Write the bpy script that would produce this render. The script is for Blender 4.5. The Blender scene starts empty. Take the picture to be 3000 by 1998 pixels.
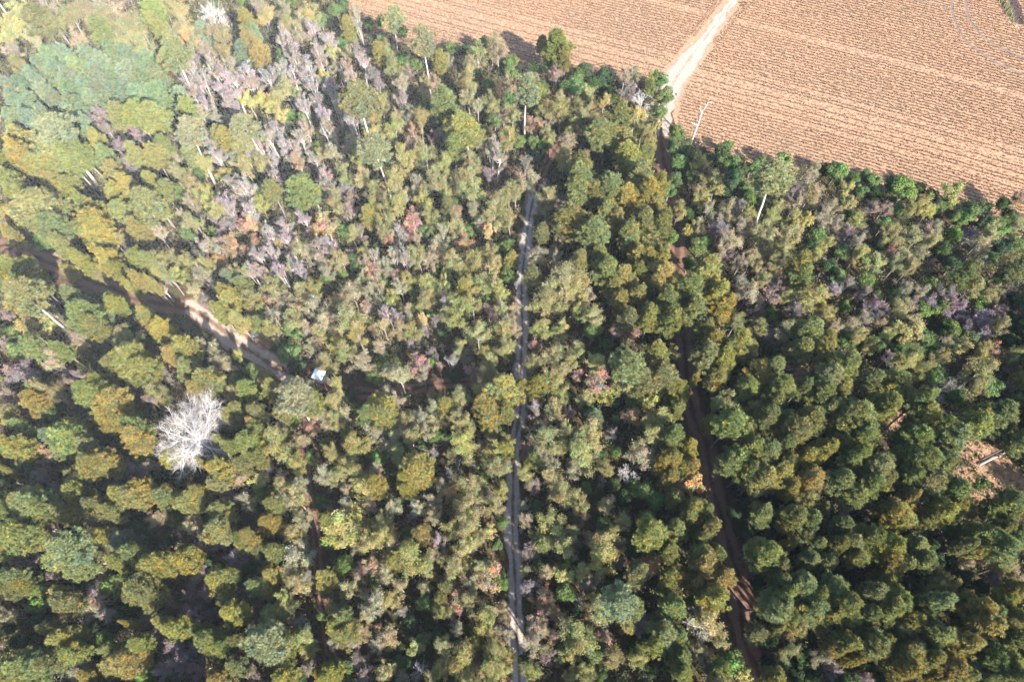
import bpy, math, random
import numpy as np
from mathutils import Vector

# ---------------------------------------------------------------- camera, world, sun, exposure
SC = bpy.context.scene
COL = SC.collection
CAM_H = 120.0
TILT = math.radians(27.3)
S_, C_ = math.sin(TILT), math.cos(TILT)
FPX = 2000.0

cam_data = bpy.data.cameras.new("drone_camera")
cam = bpy.data.objects.new("drone_camera", cam_data)
COL.objects.link(cam)
cam.location = (0, 0, CAM_H)
cam.rotation_euler = (TILT, 0, 0)
cam_data.sensor_width = 36.0
cam_data.lens = 24.0
cam_data.clip_start = 1.0
cam_data.clip_end = 9000.0
SC.camera = cam

SUN_TRAVEL = Vector((-0.57, 0.83, -0.69)).normalized()
SUN_ELEV = math.asin(-SUN_TRAVEL.z)
SUN_ROT = math.atan2(-SUN_TRAVEL.x, -SUN_TRAVEL.y)
world = bpy.data.worlds.new("World")
SC.world = world
world.use_nodes = True
wn = world.node_tree.nodes
wl = world.node_tree.links
wn.clear()
sky = wn.new("ShaderNodeTexSky")
sky.sky_type = 'NISHITA'
sky.sun_disc = False
sky.sun_elevation = SUN_ELEV
sky.sun_rotation = SUN_ROT
bg = wn.new("ShaderNodeBackground")
bg.inputs['Strength'].default_value = 0.13
wo = wn.new("ShaderNodeOutputWorld")
wl.new(sky.outputs[0], bg.inputs[0])
wl.new(bg.outputs[0], wo.inputs[0])

sun_data = bpy.data.lights.new("sun", 'SUN')
sun_data.energy = 5.0
sun_data.angle = math.radians(0.5)
sun_data.color = (1.0, 0.95, 0.87)
sun = bpy.data.objects.new("sun", sun_data)
COL.objects.link(sun)
sun.rotation_euler = SUN_TRAVEL.to_track_quat('-Z', 'Y').to_euler()
sun.location = (60, -90, 160)

SC.view_settings.view_transform = 'Standard'
SC.view_settings.look = 'None'
SC.view_settings.exposure = 1.9
SC.view_settings.gamma = 1.0
SC.view_settings.use_curve_mapping = False
SC.render.engine = 'CYCLES'
SC.cycles.max_bounces = 5
SC.cycles.diffuse_bounces = 3
SC.cycles.transmission_bounces = 3

# ---------------------------------------------------------------- helpers
def at(px, py, z=0.0):
    """ground point (at height z) seen at a pixel of the 3000 x 1998 photograph"""
    x = (px - 1500.0) / FPX
    y = (999.0 - py) / FPX
    D = C_ - S_ * y
    return ((CAM_H - z) * x / D, (CAM_H - z) * (S_ + C_ * y) / D, z)

def pix(X, Y, Z=0.0):
    dz = CAM_H - Z
    dep = dz * C_ + Y * S_
    return (1500 + FPX * X / dep, 999 - FPX * (Y * C_ - dz * S_) / dep)

def depth(px, py, z=0.0):
    y = (999.0 - py) / FPX
    return (CAM_H - z) / (C_ - S_ * y)

def link(o, parent=None):
    COL.objects.link(o)
    if parent is not None:
        o.parent = parent
    return o

def new_mesh(name, V, F, mats, midx=None, tint=None, smooth=False):
    V = np.asarray(V, dtype=np.float32)
    F = np.asarray(F, dtype=np.int32)
    k = F.shape[1]
    me = bpy.data.meshes.new(name)
    me.vertices.add(len(V))
    me.vertices.foreach_set("co", V.ravel())
    me.loops.add(F.size)
    me.loops.foreach_set("vertex_index", F.ravel())
    me.polygons.add(len(F))
    me.polygons.foreach_set("loop_start", np.arange(len(F), dtype=np.int32) * k)
    for m in mats:
        me.materials.append(m)
    if midx is not None:
        me.polygons.foreach_set("material_index", np.asarray(midx, dtype=np.int32))
    if smooth:
        me.polygons.foreach_set("use_smooth", np.ones(len(F), dtype=bool))
    me.update(calc_edges=True)
    if tint is not None:
        a = me.color_attributes.new("tint", 'FLOAT_COLOR', 'POINT')
        t = np.ones((len(V), 4), dtype=np.float32)
        t[:, :3] = tint
        a.data.foreach_set("color", t.ravel())
    me.validate()
    return me

class Geo:
    """collects triangles"""
    def __init__(self):
        self.v, self.f, self.m, self.t, self.n = [], [], [], [], 0
    def add(self, V, F, mi=0, tint=(1, 1, 1)):
        V = np.asarray(V, dtype=np.float32).reshape(-1, 3)
        F = np.asarray(F, dtype=np.int32).reshape(-1, 3)
        self.v.append(V)
        self.f.append(F + self.n)
        self.m.append(np.full(len(F), mi, dtype=np.int32))
        t = np.asarray(tint, dtype=np.float32)
        if t.ndim == 1:
            t = np.tile(t, (len(V), 1))
        self.t.append(t)
        self.n += len(V)
    def soup(self, T, mi=0, tint=(1, 1, 1)):
        """T: (n,3,3) loose triangles; tint (n,3) or one colour"""
        T = np.asarray(T, dtype=np.float32)
        n = len(T)
        t = np.asarray(tint, dtype=np.float32)
        if t.ndim == 2:
            t = np.repeat(t, 3, axis=0)
        self.add(T.reshape(-1, 3), np.arange(n * 3).reshape(-1, 3), mi, t)
    def tube(self, pts, rads, sides=6, mi=0, tint=(1, 1, 1), cap=True):
        pts = np.asarray(pts, dtype=float)
        n = len(pts)
        tan = np.gradient(pts, axis=0)
        tan /= np.linalg.norm(tan, axis=1, keepdims=True) + 1e-9
        ref = np.array([0.0, 0, 1]) if abs(tan[0][2]) < 0.9 else np.array([1.0, 0, 0])
        a = np.cross(tan, ref)
        a /= np.linalg.norm(a, axis=1, keepdims=True) + 1e-9
        b = np.cross(tan, a)
        ang = np.linspace(0, 2 * math.pi, sides, endpoint=False)
        ring = (np.cos(ang)[None, :, None] * a[:, None, :] + np.sin(ang)[None, :, None] * b[:, None, :])
        V = pts[:, None, :] + ring * np.asarray(rads, dtype=float)[:, None, None]
        V = V.reshape(-1, 3)
        F = []
        for i in range(n - 1):
            for j in range(sides):
                p, q = i * sides + j, i * sides + (j + 1) % sides
                F += [(p, q, q + sides), (p, q + sides, p + sides)]
        if cap:
            V = np.vstack([V, pts[-1], pts[0]])
            e = len(V) - 2
            for j in range(sides):
                F.append(((n - 1) * sides + j, (n - 1) * sides + (j + 1) % sides, e))
                F.append(((j + 1) % sides, j, e + 1))
        self.add(V, F, mi, tint)
    def box(self, c, size, rot=0.0, mi=0, tint=(1, 1, 1)):
        x, y, z = np.asarray(size) / 2.0
        V = np.array([(-x, -y, -z), (x, -y, -z), (x, y, -z), (-x, y, -z), (-x, -y, z), (x, -y, z), (x, y, z), (-x, y, z)])
        cr, sr = math.cos(rot), math.sin(rot)
        V = V @ np.array([[cr, sr, 0], [-sr, cr, 0], [0, 0, 1]]) + np.asarray(c)
        F = [(0, 2, 1), (0, 3, 2), (4, 5, 6), (4, 6, 7), (0, 1, 5), (0, 5, 4), (1, 2, 6), (1, 6, 5), (2, 3, 7), (2, 7, 6), (3, 0, 4), (3, 4, 7)]
        self.add(V, F, mi, tint)
    def mesh(self, name, mats, smooth=False):
        return new_mesh(name, np.vstack(self.v), np.vstack(self.f), mats, np.concatenate(self.m), np.vstack(self.t), smooth)

def unit(a):
    return a / (np.linalg.norm(a, axis=-1, keepdims=True) + 1e-9)

def rdir(rng, n):
    return unit(rng.normal(size=(n, 3)))

def leaves(rng, C, size, out=None, bias=0.0):
    """one loose three-cornered leaf clump per point"""
    n = len(C)
    nrm = rdir(rng, n)
    if out is not None:
        nrm = unit(nrm * (1 - bias) + out * bias)
    a = unit(np.cross(nrm, rdir(rng, n)))
    b = np.cross(nrm, a)
    s = size * rng.uniform(0.6, 1.4, (n, 1))
    return np.stack([C + a * s, C - a * 0.5 * s + b * 0.8 * s, C - a * 0.5 * s - b * 0.8 * s], axis=1)

def twig(T, rng, p, q, w):
    """thin flat three-corner twigs from p to q (arrays)"""
    d = unit(q - p)
    s = unit(np.cross(d, rdir(rng, len(p)))) * w
    T.append(np.stack([p + s, p - s, q], axis=1))
    s2 = np.cross(d, s)
    T.append(np.stack([p + s2, p - s2, q], axis=1))

# ---------------------------------------------------------------- materials
def mat(name):
    m = bpy.data.materials.new(name)
    m.use_nodes = True
    nt = m.node_tree
    nt.nodes.clear()
    out = nt.nodes.new("ShaderNodeOutputMaterial")
    return m, nt, out

def N(nt, t, **kw):
    n = nt.nodes.new(t)
    for k, v in kw.items():
        setattr(n, k, v)
    return n

def mixc(nt, fac, a, b, mode='MIX'):
    n = nt.nodes.new("ShaderNodeMix")
    n.data_type = 'RGBA'
    n.blend_type = mode
    for sock, val in ((n.inputs[0], fac), (n.inputs[6], a), (n.inputs[7], b)):
        if hasattr(val, 'links'):
            nt.links.new(val, sock)
        else:
            sock.default_value = val if not isinstance(val, tuple) else (*val, 1)
    return n.outputs[2]

def noise(nt, scale, detail=4, rough=0.6, coord='Object'):
    tc = N(nt, "ShaderNodeTexCoord")
    n = N(nt, "ShaderNodeTexNoise")
    n.inputs['Scale'].default_value = scale
    n.inputs['Detail'].default_value = detail
    n.inputs['Roughness'].default_value = rough
    nt.links.new(tc.outputs[coord], n.inputs['Vector'])
    return n.outputs['Fac']

def ramp(nt, fac, stops):
    r = N(nt, "ShaderNodeValToRGB")
    e = r.color_ramp.elements
    while len(e) < len(stops):
        e.new(0.5)
    for i, (p, c) in enumerate(stops):
        e[i].position = p
        e[i].color = (*c, 1)
    nt.links.new(fac, r.inputs[0])
    return r.outputs[0]

def make_foliage(name, trans=0.38, fixed=None):
    m, nt, out = mat(name)
    at_ = N(nt, "ShaderNodeAttribute", attribute_name="tint")
    if fixed is None:
        oi = N(nt, "ShaderNodeObjectInfo")
        col = mixc(nt, 1.0, oi.outputs['Color'], at_.outputs['Color'], 'MULTIPLY')
    else:
        col = mixc(nt, 1.0, fixed, at_.outputs['Color'], 'MULTIPLY')
    d = N(nt, "ShaderNodeBsdfDiffuse")
    t = N(nt, "ShaderNodeBsdfTranslucent")
    mx = N(nt, "ShaderNodeMixShader")
    mx.inputs[0].default_value = trans
    nt.links.new(col, d.inputs[0])
    nt.links.new(col, t.inputs[0])
    nt.links.new(d.outputs[0], mx.inputs[1])
    nt.links.new(t.outputs[0], mx.inputs[2])
    nt.links.new(mx.outputs[0], out.inputs[0])
    return m

def make_plain(name, c1, c2, scale=3.0, rough=0.85, tint=False):
    m, nt, out = mat(name)
    col = ramp(nt, noise(nt, scale), [(0.3, c1), (0.7, c2)])
    if tint:
        a = N(nt, "ShaderNodeAttribute", attribute_name="tint")
        col = mixc(nt, 1.0, col, a.outputs['Color'], 'MULTIPLY')
    b = N(nt, "ShaderNodeBsdfPrincipled")
    b.inputs['Roughness'].default_value = rough
    b.inputs['Specular IOR Level'].default_value = 0.2
    nt.links.new(col, b.inputs['Base Color'])
    nt.links.new(b.outputs[0], out.inputs[0])
    return m

M_LEAF = make_foliage("leaf_clumps")
M_SHRUB = make_foliage("shrub_leaves", 0.2, (1.0, 1.0, 1.0))
M_CROP = make_foliage("dry_crop", 0.25, (1.0, 1.0, 1.0))
M_BARK = make_plain("grey_brown_bark", (0.17, 0.14, 0.12), (0.31, 0.27, 0.24), 4.0)
M_PALE = make_plain("pale_bark", (0.33, 0.29, 0.26), (0.50, 0.46, 0.43), 4.0)
M_WHITE = make_plain("bleached_wood", (0.42, 0.40, 0.39), (0.62, 0.60, 0.59), 3.0)
M_GREYW = make_plain("weathered_grey_wood", (0.34, 0.32, 0.31), (0.52, 0.50, 0.49), 3.0)
M_TWIG = make_plain("twig_bark", (0.24, 0.19, 0.15), (0.40, 0.34, 0.29), 2.0)
M_TWIGP = make_plain("pale_twig_bark", (0.32, 0.27, 0.24), (0.46, 0.40, 0.37), 2.0)
# ---------------------------------------------------------------- ground, field, tracks
def ground_mat():
    m, nt, out = mat("forest_floor")
    n1 = noise(nt, 0.11, 5, 0.6)
    n2 = noise(nt, 1.7, 6, 0.75)
    a = ramp(nt, n2, [(0.25, (0.025, 0.018, 0.012)), (0.5, (0.075, 0.05, 0.032)), (0.75, (0.16, 0.10, 0.062))])
    b = ramp(nt, n2, [(0.25, (0.022, 0.024, 0.011)), (0.55, (0.055, 0.06, 0.024)), (0.8, (0.11, 0.10, 0.048))])
    f = ramp(nt, n1, [(0.42, (0, 0, 0)), (0.6, (1, 1, 1))])
    col = mixc(nt, f, a, b)
    d = N(nt, "ShaderNodeBsdfDiffuse")
    nt.links.new(col, d.inputs[0])
    bp = N(nt, "ShaderNodeBump")
    bp.inputs['Strength'].default_value = 0.7
    bp.inputs['Distance'].default_value = 0.25
    nt.links.new(n2, bp.inputs['Height'])
    nt.links.new(bp.outputs[0], d.inputs['Normal'])
    nt.links.new(d.outputs[0], out.inputs[0])
    return m

def soil_mat(name, stops, big, sc_big=0.05, sc=1.3):
    m, nt, out = mat(name)
    n2 = noise(nt, sc, 6, 0.7)
    n1 = noise(nt, sc_big, 4, 0.55)
    col = ramp(nt, n2, stops)
    col = mixc(nt, ramp(nt, n1, [(0.35, (0, 0, 0)), (0.7, (1, 1, 1))]), col, mixc(nt, 1.0, col, big, 'MULTIPLY'))
    d = N(nt, "ShaderNodeBsdfDiffuse")
    nt.links.new(col, d.inputs[0])
    bp = N(nt, "ShaderNodeBump")
    bp.inputs['Strength'].default_value = 0.5
    bp.inputs['Distance'].default_value = 0.08
    nt.links.new(n2, bp.inputs['Height'])
    nt.links.new(bp.outputs[0], d.inputs['Normal'])
    nt.links.new(d.outputs[0], out.inputs[0])
    return m

def track_mat(name, rut, litter, lane_w=0.30):
    """two wheel ruts with a littered crown between them; 'lane' runs -1..1 across"""
    m, nt, out = mat(name)
    a = N(nt, "ShaderNodeAttribute", attribute_name="lane")
    n2 = noise(nt, 2.2, 6, 0.75)
    n1 = noise(nt, 0.35, 4, 0.6)
    rc = ramp(nt, n2, [(0.3, tuple(v * 0.7 for v in rut)), (0.7, tuple(min(1, v * 1.2) for v in rut))])
    lc = ramp(nt, n2, [(0.3, tuple(v * 0.5 for v in litter)), (0.7, tuple(v * 1.4 for v in litter))])
    ab = N(nt, "ShaderNodeMath", operation='ABSOLUTE')
    nt.links.new(a.outputs['Fac'], ab.inputs[0])
    sb = N(nt, "ShaderNodeMath", operation='SUBTRACT')
    nt.links.new(ab.outputs[0], sb.inputs[0])
    sb.inputs[1].default_value = 0.48
    ab2 = N(nt, "ShaderNodeMath", operation='ABSOLUTE')
    nt.links.new(sb.outputs[0], ab2.inputs[0])
    ad = N(nt, "ShaderNodeMath", operation='MULTIPLY_ADD')
    nt.links.new(n1, ad.inputs[0])
    ad.inputs[1].default_value = 0.9
    nt.links.new(ab2.outputs[0], ad.inputs[2])
    sb2 = N(nt, "ShaderNodeMath", operation='SUBTRACT')
    nt.links.new(ad.outputs[0], sb2.inputs[0])
    sb2.inputs[1].default_value = 0.45
    f = ramp(nt, sb2.outputs[0], [(lane_w - 0.14, (0, 0, 0)), (lane_w + 0.12, (1, 1, 1))])
    d = N(nt, "ShaderNodeBsdfDiffuse")
    nt.links.new(mixc(nt, f, rc, lc), d.inputs[0])
    bp = N(nt, "ShaderNodeBump")
    bp.inputs['Strength'].default_value = 0.5
    bp.inputs['Distance'].default_value = 0.1
    nt.links.new(n2, bp.inputs['Height'])
    nt.links.new(bp.outputs[0], d.inputs['Normal'])
    nt.links.new(d.outputs[0], out.inputs[0])
    return m

def structure(name, me):
    o = bpy.data.objects.new(name, me)
    link(o)
    o['kind'] = 'structure'
    return o

structure("ground", new_mesh("ground", [(-4000, -4000, 0), (4000, -4000, 0), (4000, 4000, 0), (-4000, 4000, 0)], [(0, 1, 2, 3)], [ground_mat()]))

FIELD_PX = [(1000, -20), (1030, 60), (1090, 100), (1180, 128), (1280, 148), (1360, 150), (1450, 160), (1505, 192),
            (1560, 222), (1640, 225), (1720, 235), (1810, 238), (1890, 240), (1950, 262), (1968, 330), (1985, 385),
            (2040, 432), (2130, 465), (2230, 492), (2300, 500), (2400, 512), (2480, 528), (2580, 555), (2680, 585),
            (2760, 605), (2840, 640), (2900, 668), (2950, 672), (3010, 640), (3090, 610)]
FIELD = [at(x, y)[:2] for x, y in FIELD_PX]
FIELD_ALL = [(-42, 230), (-44, 190)] + FIELD + [(200, 95), (900, 60), (900, 900), (-60, 900)]
FPOLY = np.array(FIELD_ALL)

def inside(P, poly):
    x, y = P[:, 0], P[:, 1]
    r = np.zeros(len(P), dtype=bool)
    n = len(poly)
    for i in range(n):
        x1, y1 = poly[i]
        x2, y2 = poly[(i + 1) % n]
        c = ((y1 > y) != (y2 > y)) & (x < (x2 - x1) * (y - y1) / (y2 - y1 + 1e-12) + x1)
        r ^= c
    return r

fm = bpy.data.meshes.new("field")
fm.from_pydata([(x, y, 0.02) for x, y in FIELD_ALL], [], [list(range(len(FIELD_ALL)))])
fm.materials.append(soil_mat("field_soil", [(0.3, (0.16, 0.10, 0.064)), (0.55, (0.265, 0.175, 0.115)), (0.75, (0.36, 0.25, 0.17))], (1.12, 1.05, 1.0)))
structure("field", fm)

def resample(P, step):
    P = np.asarray(P, dtype=float)
    # smooth by Catmull-Rom
    Q = [P[0]]
    for i in range(len(P) - 1):
        p0 = P[max(i - 1, 0)]
        p1, p2 = P[i], P[i + 1]
        p3 = P[min(i + 2, len(P) - 1)]
        n = max(2, int(np.linalg.norm(p2 - p1) / step))
        for k in range(1, n + 1):
            t = k / n
            Q.append(0.5 * ((2 * p1) + (-p0 + p2) * t + (2 * p0 - 5 * p1 + 4 * p2 - p3) * t * t + (-p0 + 3 * p1 - 3 * p2 + p3) * t ** 3))
    return np.array(Q)

CORRIDORS = []
def track(name, pts, width, m, z, seed, edge=0.35, wfun=None, clear=0.5):
    rng = np.random.default_rng(seed)
    Q = resample(pts, 0.8)
    tan = unit(np.gradient(Q, axis=0))
    nor = np.stack([-tan[:, 1], tan[:, 0]], axis=1)
    n = len(Q)
    lanes = np.array([-1, -0.6, -0.2, 0.2, 0.6, 1.0])
    w = np.full(n, width / 2.0)
    if wfun is not None:
        w = w * np.array([wfun(i / (n - 1)) for i in range(n)])
    V, A = [], []
    for k, l in enumerate(lanes):
        j = rng.normal(0, edge, n) if abs(l) == 1 else np.zeros(n)
        j = np.convolve(j, [0.25, 0.5, 0.25], 'same')
        dip = -0.0 if abs(abs(l) - 0.6) > 0.01 else -0.008
        p = Q + nor * (l * w + j)[:, None]
        V.append(np.column_stack([p, np.full(n, z + 0.01 + dip)]))
        A.append(np.full(n, l))
    V = np.concatenate(V)
    A = np.concatenate(A)
    F = []
    for k in range(len(lanes) - 1):
        for i in range(n - 1):
            F.append((k * n + i, k * n + i + 1, (k + 1) * n + i + 1, (k + 1) * n + i))
    me = new_mesh(name, V, [f[::-1] for f in F], [m])
    at_ = me.attributes.new("lane", 'FLOAT', 'POINT')
    at_.data.foreach_set("value", A.astype(np.float32))
    o = structure(name, me)
    CORRIDORS.append((Q, w + clear))
    return o

def PX(l):
    return [at(x, y)[:2] for x, y in l]

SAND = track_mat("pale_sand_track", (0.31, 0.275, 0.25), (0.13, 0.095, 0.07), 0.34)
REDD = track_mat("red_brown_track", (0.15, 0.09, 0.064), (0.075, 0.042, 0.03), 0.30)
LEFT = track_mat("sand_and_straw_track", (0.33, 0.265, 0.215), (0.15, 0.09, 0.06), 0.30)
FLDR = track_mat("pale_field_road", (0.28, 0.24, 0.20), (0.23, 0.175, 0.13), 0.40)
b0 = at(1522, 1998)
track("sand_track", [(b0[0] - 0.5, -60), (b0[0] - 0.2, -20)] + PX([(1522, 1998), (1514, 1850), (1509, 1700), (1503, 1600), (1502, 1500), (1504, 1400), (1507, 1303),
      (1524, 1200), (1526, 1070), (1530, 963), (1528, 836), (1538, 740), (1547, 666), (1556, 610), (1566, 570)]), 2.6, SAND, 0.03, 1, edge=0.5, clear=0.5)
track("shade_toned_track", PX([(1566, 570), (1595, 490), (1637, 425), (1690, 360), (1760, 310), (1860, 275), (1940, 262)]), 2.6, REDD, 0.028, 11, clear=0.3)  # sandy track's upper end: tree shade put into the colour by darker red-brown
r0 = at(2228, 1998)
track("red_dirt_track", [(r0[0] + 5, -60), (r0[0] + 1.5, -20)] + PX([(2228, 1998), (2190, 1900), (2171, 1800), (2165, 1700), (2148, 1640), (2128, 1570), (2105, 1490), (2084, 1400),
      (2068, 1300), (2040, 1240), (2020, 1160), (2008, 1060), (2000, 950), (1992, 850), (1985, 760), (1978, 660), (1960, 560), (1944, 470), (1938, 400), (1945, 330), (1958, 270)]), 4.2, REDD, 0.034, 2, clear=0.6)
track("left_track", [(-190, 60), (-135, 63)] + PX([(0, 722), (48, 744), (96, 754), (160, 776), (207, 792), (240, 812), (290, 832), (350, 853), (398, 877), (478, 890), (560, 907)]), 4.4, REDD, 0.024, 3, clear=0.5)
track("left_track", PX([(545, 901), (560, 905), (630, 950), (690, 1000), (760, 1045), (830, 1085), (860, 1098)]), 4.4, LEFT, 0.028, 13, clear=0.5)
track("left_track", PX([(850, 1094), (890, 1110), (960, 1130), (1060, 1152), (1160, 1150), (1260, 1128), (1340, 1120), (1430, 1115), (1520, 1108)]), 3.0, REDD, 0.022, 14, clear=0.3,  # red-brown litter tone, which also carries the shade on this stretch
      wfun=lambda t: 1.0 if t < 0.7 else max(0.55, 1.0 - (t - 0.7) * 2.2))
track("faint_trail", PX([(880, 1200), (895, 1340), (905, 1450), (925, 1560), (930, 1650), (935, 1720), (950, 1800), (962, 1900), (975, 1998)]) + [(at(980, 1998)[0], -30)], 1.9, REDD, 0.022, 4, clear=0.2)
track("field_road", PX([(1945, 400), (1950, 330), (1962, 270), (1985, 222), (2020, 175), (2060, 122), (2100, 68), (2150, 0)]) + [(at(2200, -60)[0], 176), (85, 260)], 3.1, FLDR, 0.038, 5, edge=0.5, clear=0.1,
      wfun=lambda t: 0.8 + 1.0 * max(0, 1 - abs(t - 0.13) / 0.12) )

def corridor_mask(P, extra=0.0):
    bad = np.zeros(len(P), dtype=bool)
    for Q, w in CORRIDORS:
        for i in range(0, len(P), 4000):
            d = np.linalg.norm(P[i:i + 4000, None, :] - Q[None, ::2, :], axis=2)
            j = d.argmin(axis=1)
            bad[i:i + 4000] |= d[np.arange(len(j)), j] < w[::2][j] + extra
    return bad

# straw-coloured clearings among the right-hand pines and the sandy lay-by of the left track
CLEAR_PX = [(2345, 1092, 34), (2670, 1165, 42), (2720, 1190, 35), (2640, 1215, 28), (2600, 1245, 30), (2850, 1312, 42), (2890, 1345, 48), (2935, 1385, 48), (2980, 1430, 42),
            (2835, 1400, 30), (2870, 1440, 32), (2560, 1100, 22), (660, 965, 34), (730, 985, 40), (775, 1000, 25), (860, 1085, 28), (920, 1085, 26)]
CLEAR = [(at(x, y)[0], at(x, y)[1], r * depth(x, y) / FPX) for x, y, r in CLEAR_PX]
STRAW = soil_mat("straw_clearing", [(0.28, (0.08, 0.05, 0.033)), (0.5, (0.20, 0.13, 0.085)), (0.75, (0.33, 0.23, 0.155))], (1.15, 1.05, 0.95), 0.2, 1.0)
rngc = np.random.default_rng(9)
for k, (x, y, r) in enumerate(CLEAR):
    n = 28
    a = np.linspace(0, 2 * math.pi, n, endpoint=False)
    rr = r * (1.15 + np.convolve(rngc.normal(0, 0.25, n), [0.3, 0.4, 0.3], 'same'))
    V = np.column_stack([x + rr * np.cos(a), y + rr * np.sin(a), np.full(n, 0.006 + 0.0008 * k)])
    V = np.vstack([V, [(x, y, 0.006 + 0.0008 * k)]])
    structure("clearing", new_mesh("clearing", V, [(i, (i + 1) % n, n) for i in range(n)], [STRAW]))

def clearing_mask(P, grow=1.0):
    bad = np.zeros(len(P), dtype=bool)
    for x, y, r in CLEAR:
        bad |= (P[:, 0] - x) ** 2 + (P[:, 1] - y) ** 2 < (r * grow) ** 2
    return bad

# ---- dry crop in rows
rng = np.random.default_rng(21)
ANG = math.radians(-22)
du = np.array([math.cos(ANG), math.sin(ANG)])
dv = np.array([-math.sin(ANG), math.cos(ANG)])
ROW = 1.0
rows = np.arange(20, 290)
us = np.arange(-130, 175, 0.25)
R, U = np.meshgrid(rows, us, indexing='ij')
R = R.ravel()
U = U.ravel() + rng.uniform(-0.15, 0.15, R.size)
bend = 0.8 * np.sin(U * 0.03 + 1.0)
Vv = R * ROW + bend + rng.normal(0, 0.13, R.size)
P = U[:, None] * du + Vv[:, None] * dv
ok = inside(P, FPOLY) & (P[:, 1] < 178) & (P[:, 0] < 172)
P, R = P[ok], R[ok]
# headland rows run beside the field road
Qr, wr = CORRIDORS[-1]
dr = np.linalg.norm(P[:, None, :] - Qr[None, ::3, :], axis=2).min(axis=1)
P, R = P[dr > 2.1 + 1.4], R[dr > 2.1 + 1.4]
T0 = unit(np.gradient(Qr, axis=0))
N0 = np.stack([-T0[:, 1], T0[:, 0]], axis=1)
hp = []
for off in (-2.6, -3.5, 2.7, 3.6):
    for s in np.arange(0.22 * len(Qr), len(Qr) - 1, 0.45):
        i = int(s)
        hp.append(Qr[i] * (1 - s + i) + Qr[i + 1] * (s - i) + N0[i] * (off + rng.normal(0, 0.1)))
hp = np.array(hp)
P = np.vstack([P, hp[inside(hp, FPOLY)]])
R = np.concatenate([R, np.full(len(P) - len(R), -1)])
keep = rng.random(len(P)) > 0.06
# wheel-flattened rows and the curved machine ruts
def rows_of(px, py):
    p = np.array(at(px, py)[:2])
    return int(round(((p @ dv) - 0.8 * math.sin((p @ du) * 0.03 + 1.0)) / ROW))
wheel = set()
for q in ((2660, 447), (2780, 455), (2501, 148), (2250, 290), (2150, 245), (1723, 103), (1800, 150), (2060, 240), (2450, 330), (2700, 205), (1350, 70)):
    wheel.add(rows_of(*q))
isw = np.isin(R, list(wheel))
keep &= ~(isw & (rng.random(len(P)) < 0.45))
RUTS = [resample(PX([(2792, -30), (2790, 20), (2798, 60), (2812, 95), (2840, 130), (2880, 160), (2930, 190), (3010, 225), (3080, 250)]), 0.5),
        resample(PX([(2828, -30), (2830, 15), (2840, 55), (2858, 85), (2885, 112), (2930, 140), (2985, 165), (3080, 200)]), 0.5),
        resample(PX([(2640, -10), (2700, 5), (2750, 15), (2790, 30)]), 0.5)]
RUTW = [0.42, 0.42, 0.3]
for Q, w in zip(RUTS, RUTW):
    d = np.full(len(P), 99.0)
    for i in range(0, len(P), 8000):
        d[i:i + 8000] = np.linalg.norm(P[i:i + 8000, None, :] - Q[None, :, :], axis=2).min(axis=1)
    keep &= d > w
HOLLOW = [at(2960, -8)[:2], at(2966, 30)[:2], at(2972, 62)[:2]]
for x, y in HOLLOW:
    keep &= np.hypot((P[:, 0] - x) / 1.9, (P[:, 1] - y) / 3.2) > 1
P, isw = P[keep], isw[keep]
n = len(P)
K = 6
h = rng.uniform(0.22, 0.46, n) * np.where(isw, 0.6, 1.0)
patch = 0.5 + 0.5 * np.sin(P[:, 0] * 0.11 + 1.3) * np.sin(P[:, 1] * 0.13 + 0.5 * np.sin(P[:, 0] * 0.05))
tr = []
tt = []
base = np.array([0.268, 0.163, 0.096])
for k in range(K):
    a = rng.uniform(0, 2 * math.pi, n)
    d = np.column_stack([np.cos(a), np.sin(a), np.zeros(n)])
    s = np.column_stack([-np.sin(a), np.cos(a), np.zeros(n)])
    c = np.column_stack([P, np.full(n, 0.02)]) + d * rng.uniform(0.0, 0.10, (n, 1))
    top = c + d * rng.uniform(0.02, 0.30, (n, 1)) + np.array([0, 0, 1]) * (h * rng.uniform(0.5, 1.1, n))[:, None]
    w = rng.uniform(0.07, 0.15, (n, 1))
    m_ = (c + top) / 2
    tr.append(np.stack([c, m_ + s * w + d * 0.05, top], axis=1))
    tr.append(np.stack([c, top, m_ - s * w * 0.6], axis=1))
    col = base * rng.uniform(0.72, 1.28, (n, 1)) * (0.94 + 0.12 * patch)[:, None]
    col = col * np.where(rng.random((n, 1)) < 0.12, np.array([[1.15, 1.2, 1.35]]), 1.0)
    tt += [col, col]
T = np.concatenate(tr)
TT = np.repeat(np.concatenate(tt), 3, axis=0)
crop = bpy.data.objects.new("dry_crop", new_mesh("dry_crop", T.reshape(-1, 3), np.arange(len(T) * 3).reshape(-1, 3), [M_CROP], None, TT))
link(crop)
crop['kind'] = 'stuff'
crop['label'] = 'tan dry crop standing in rows across the field'
crop['category'] = 'crop'
RUTM = soil_mat("rut_soil", [(0.3, (0.10, 0.075, 0.06)), (0.7, (0.20, 0.155, 0.13))], (0.9, 0.9, 0.9))
for k, (Q, w) in enumerate(zip(RUTS, RUTW)):
    t = unit(np.gradient(Q, axis=0))
    nn = np.stack([-t[:, 1], t[:, 0]], axis=1)
    m_ = len(Q)
    V = np.vstack([np.column_stack([Q + nn * (w * 0.9), np.full(m_, 0.03 + 0.004 * k)]), np.column_stack([Q - nn * (w * 0.9), np.full(m_, 0.03 + 0.004 * k)])])
    structure("wheel_rut", new_mesh("wheel_rut", V, [(i + 1, i, m_ + i, m_ + i + 1) for i in range(m_ - 1)], [RUTM]))
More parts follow.
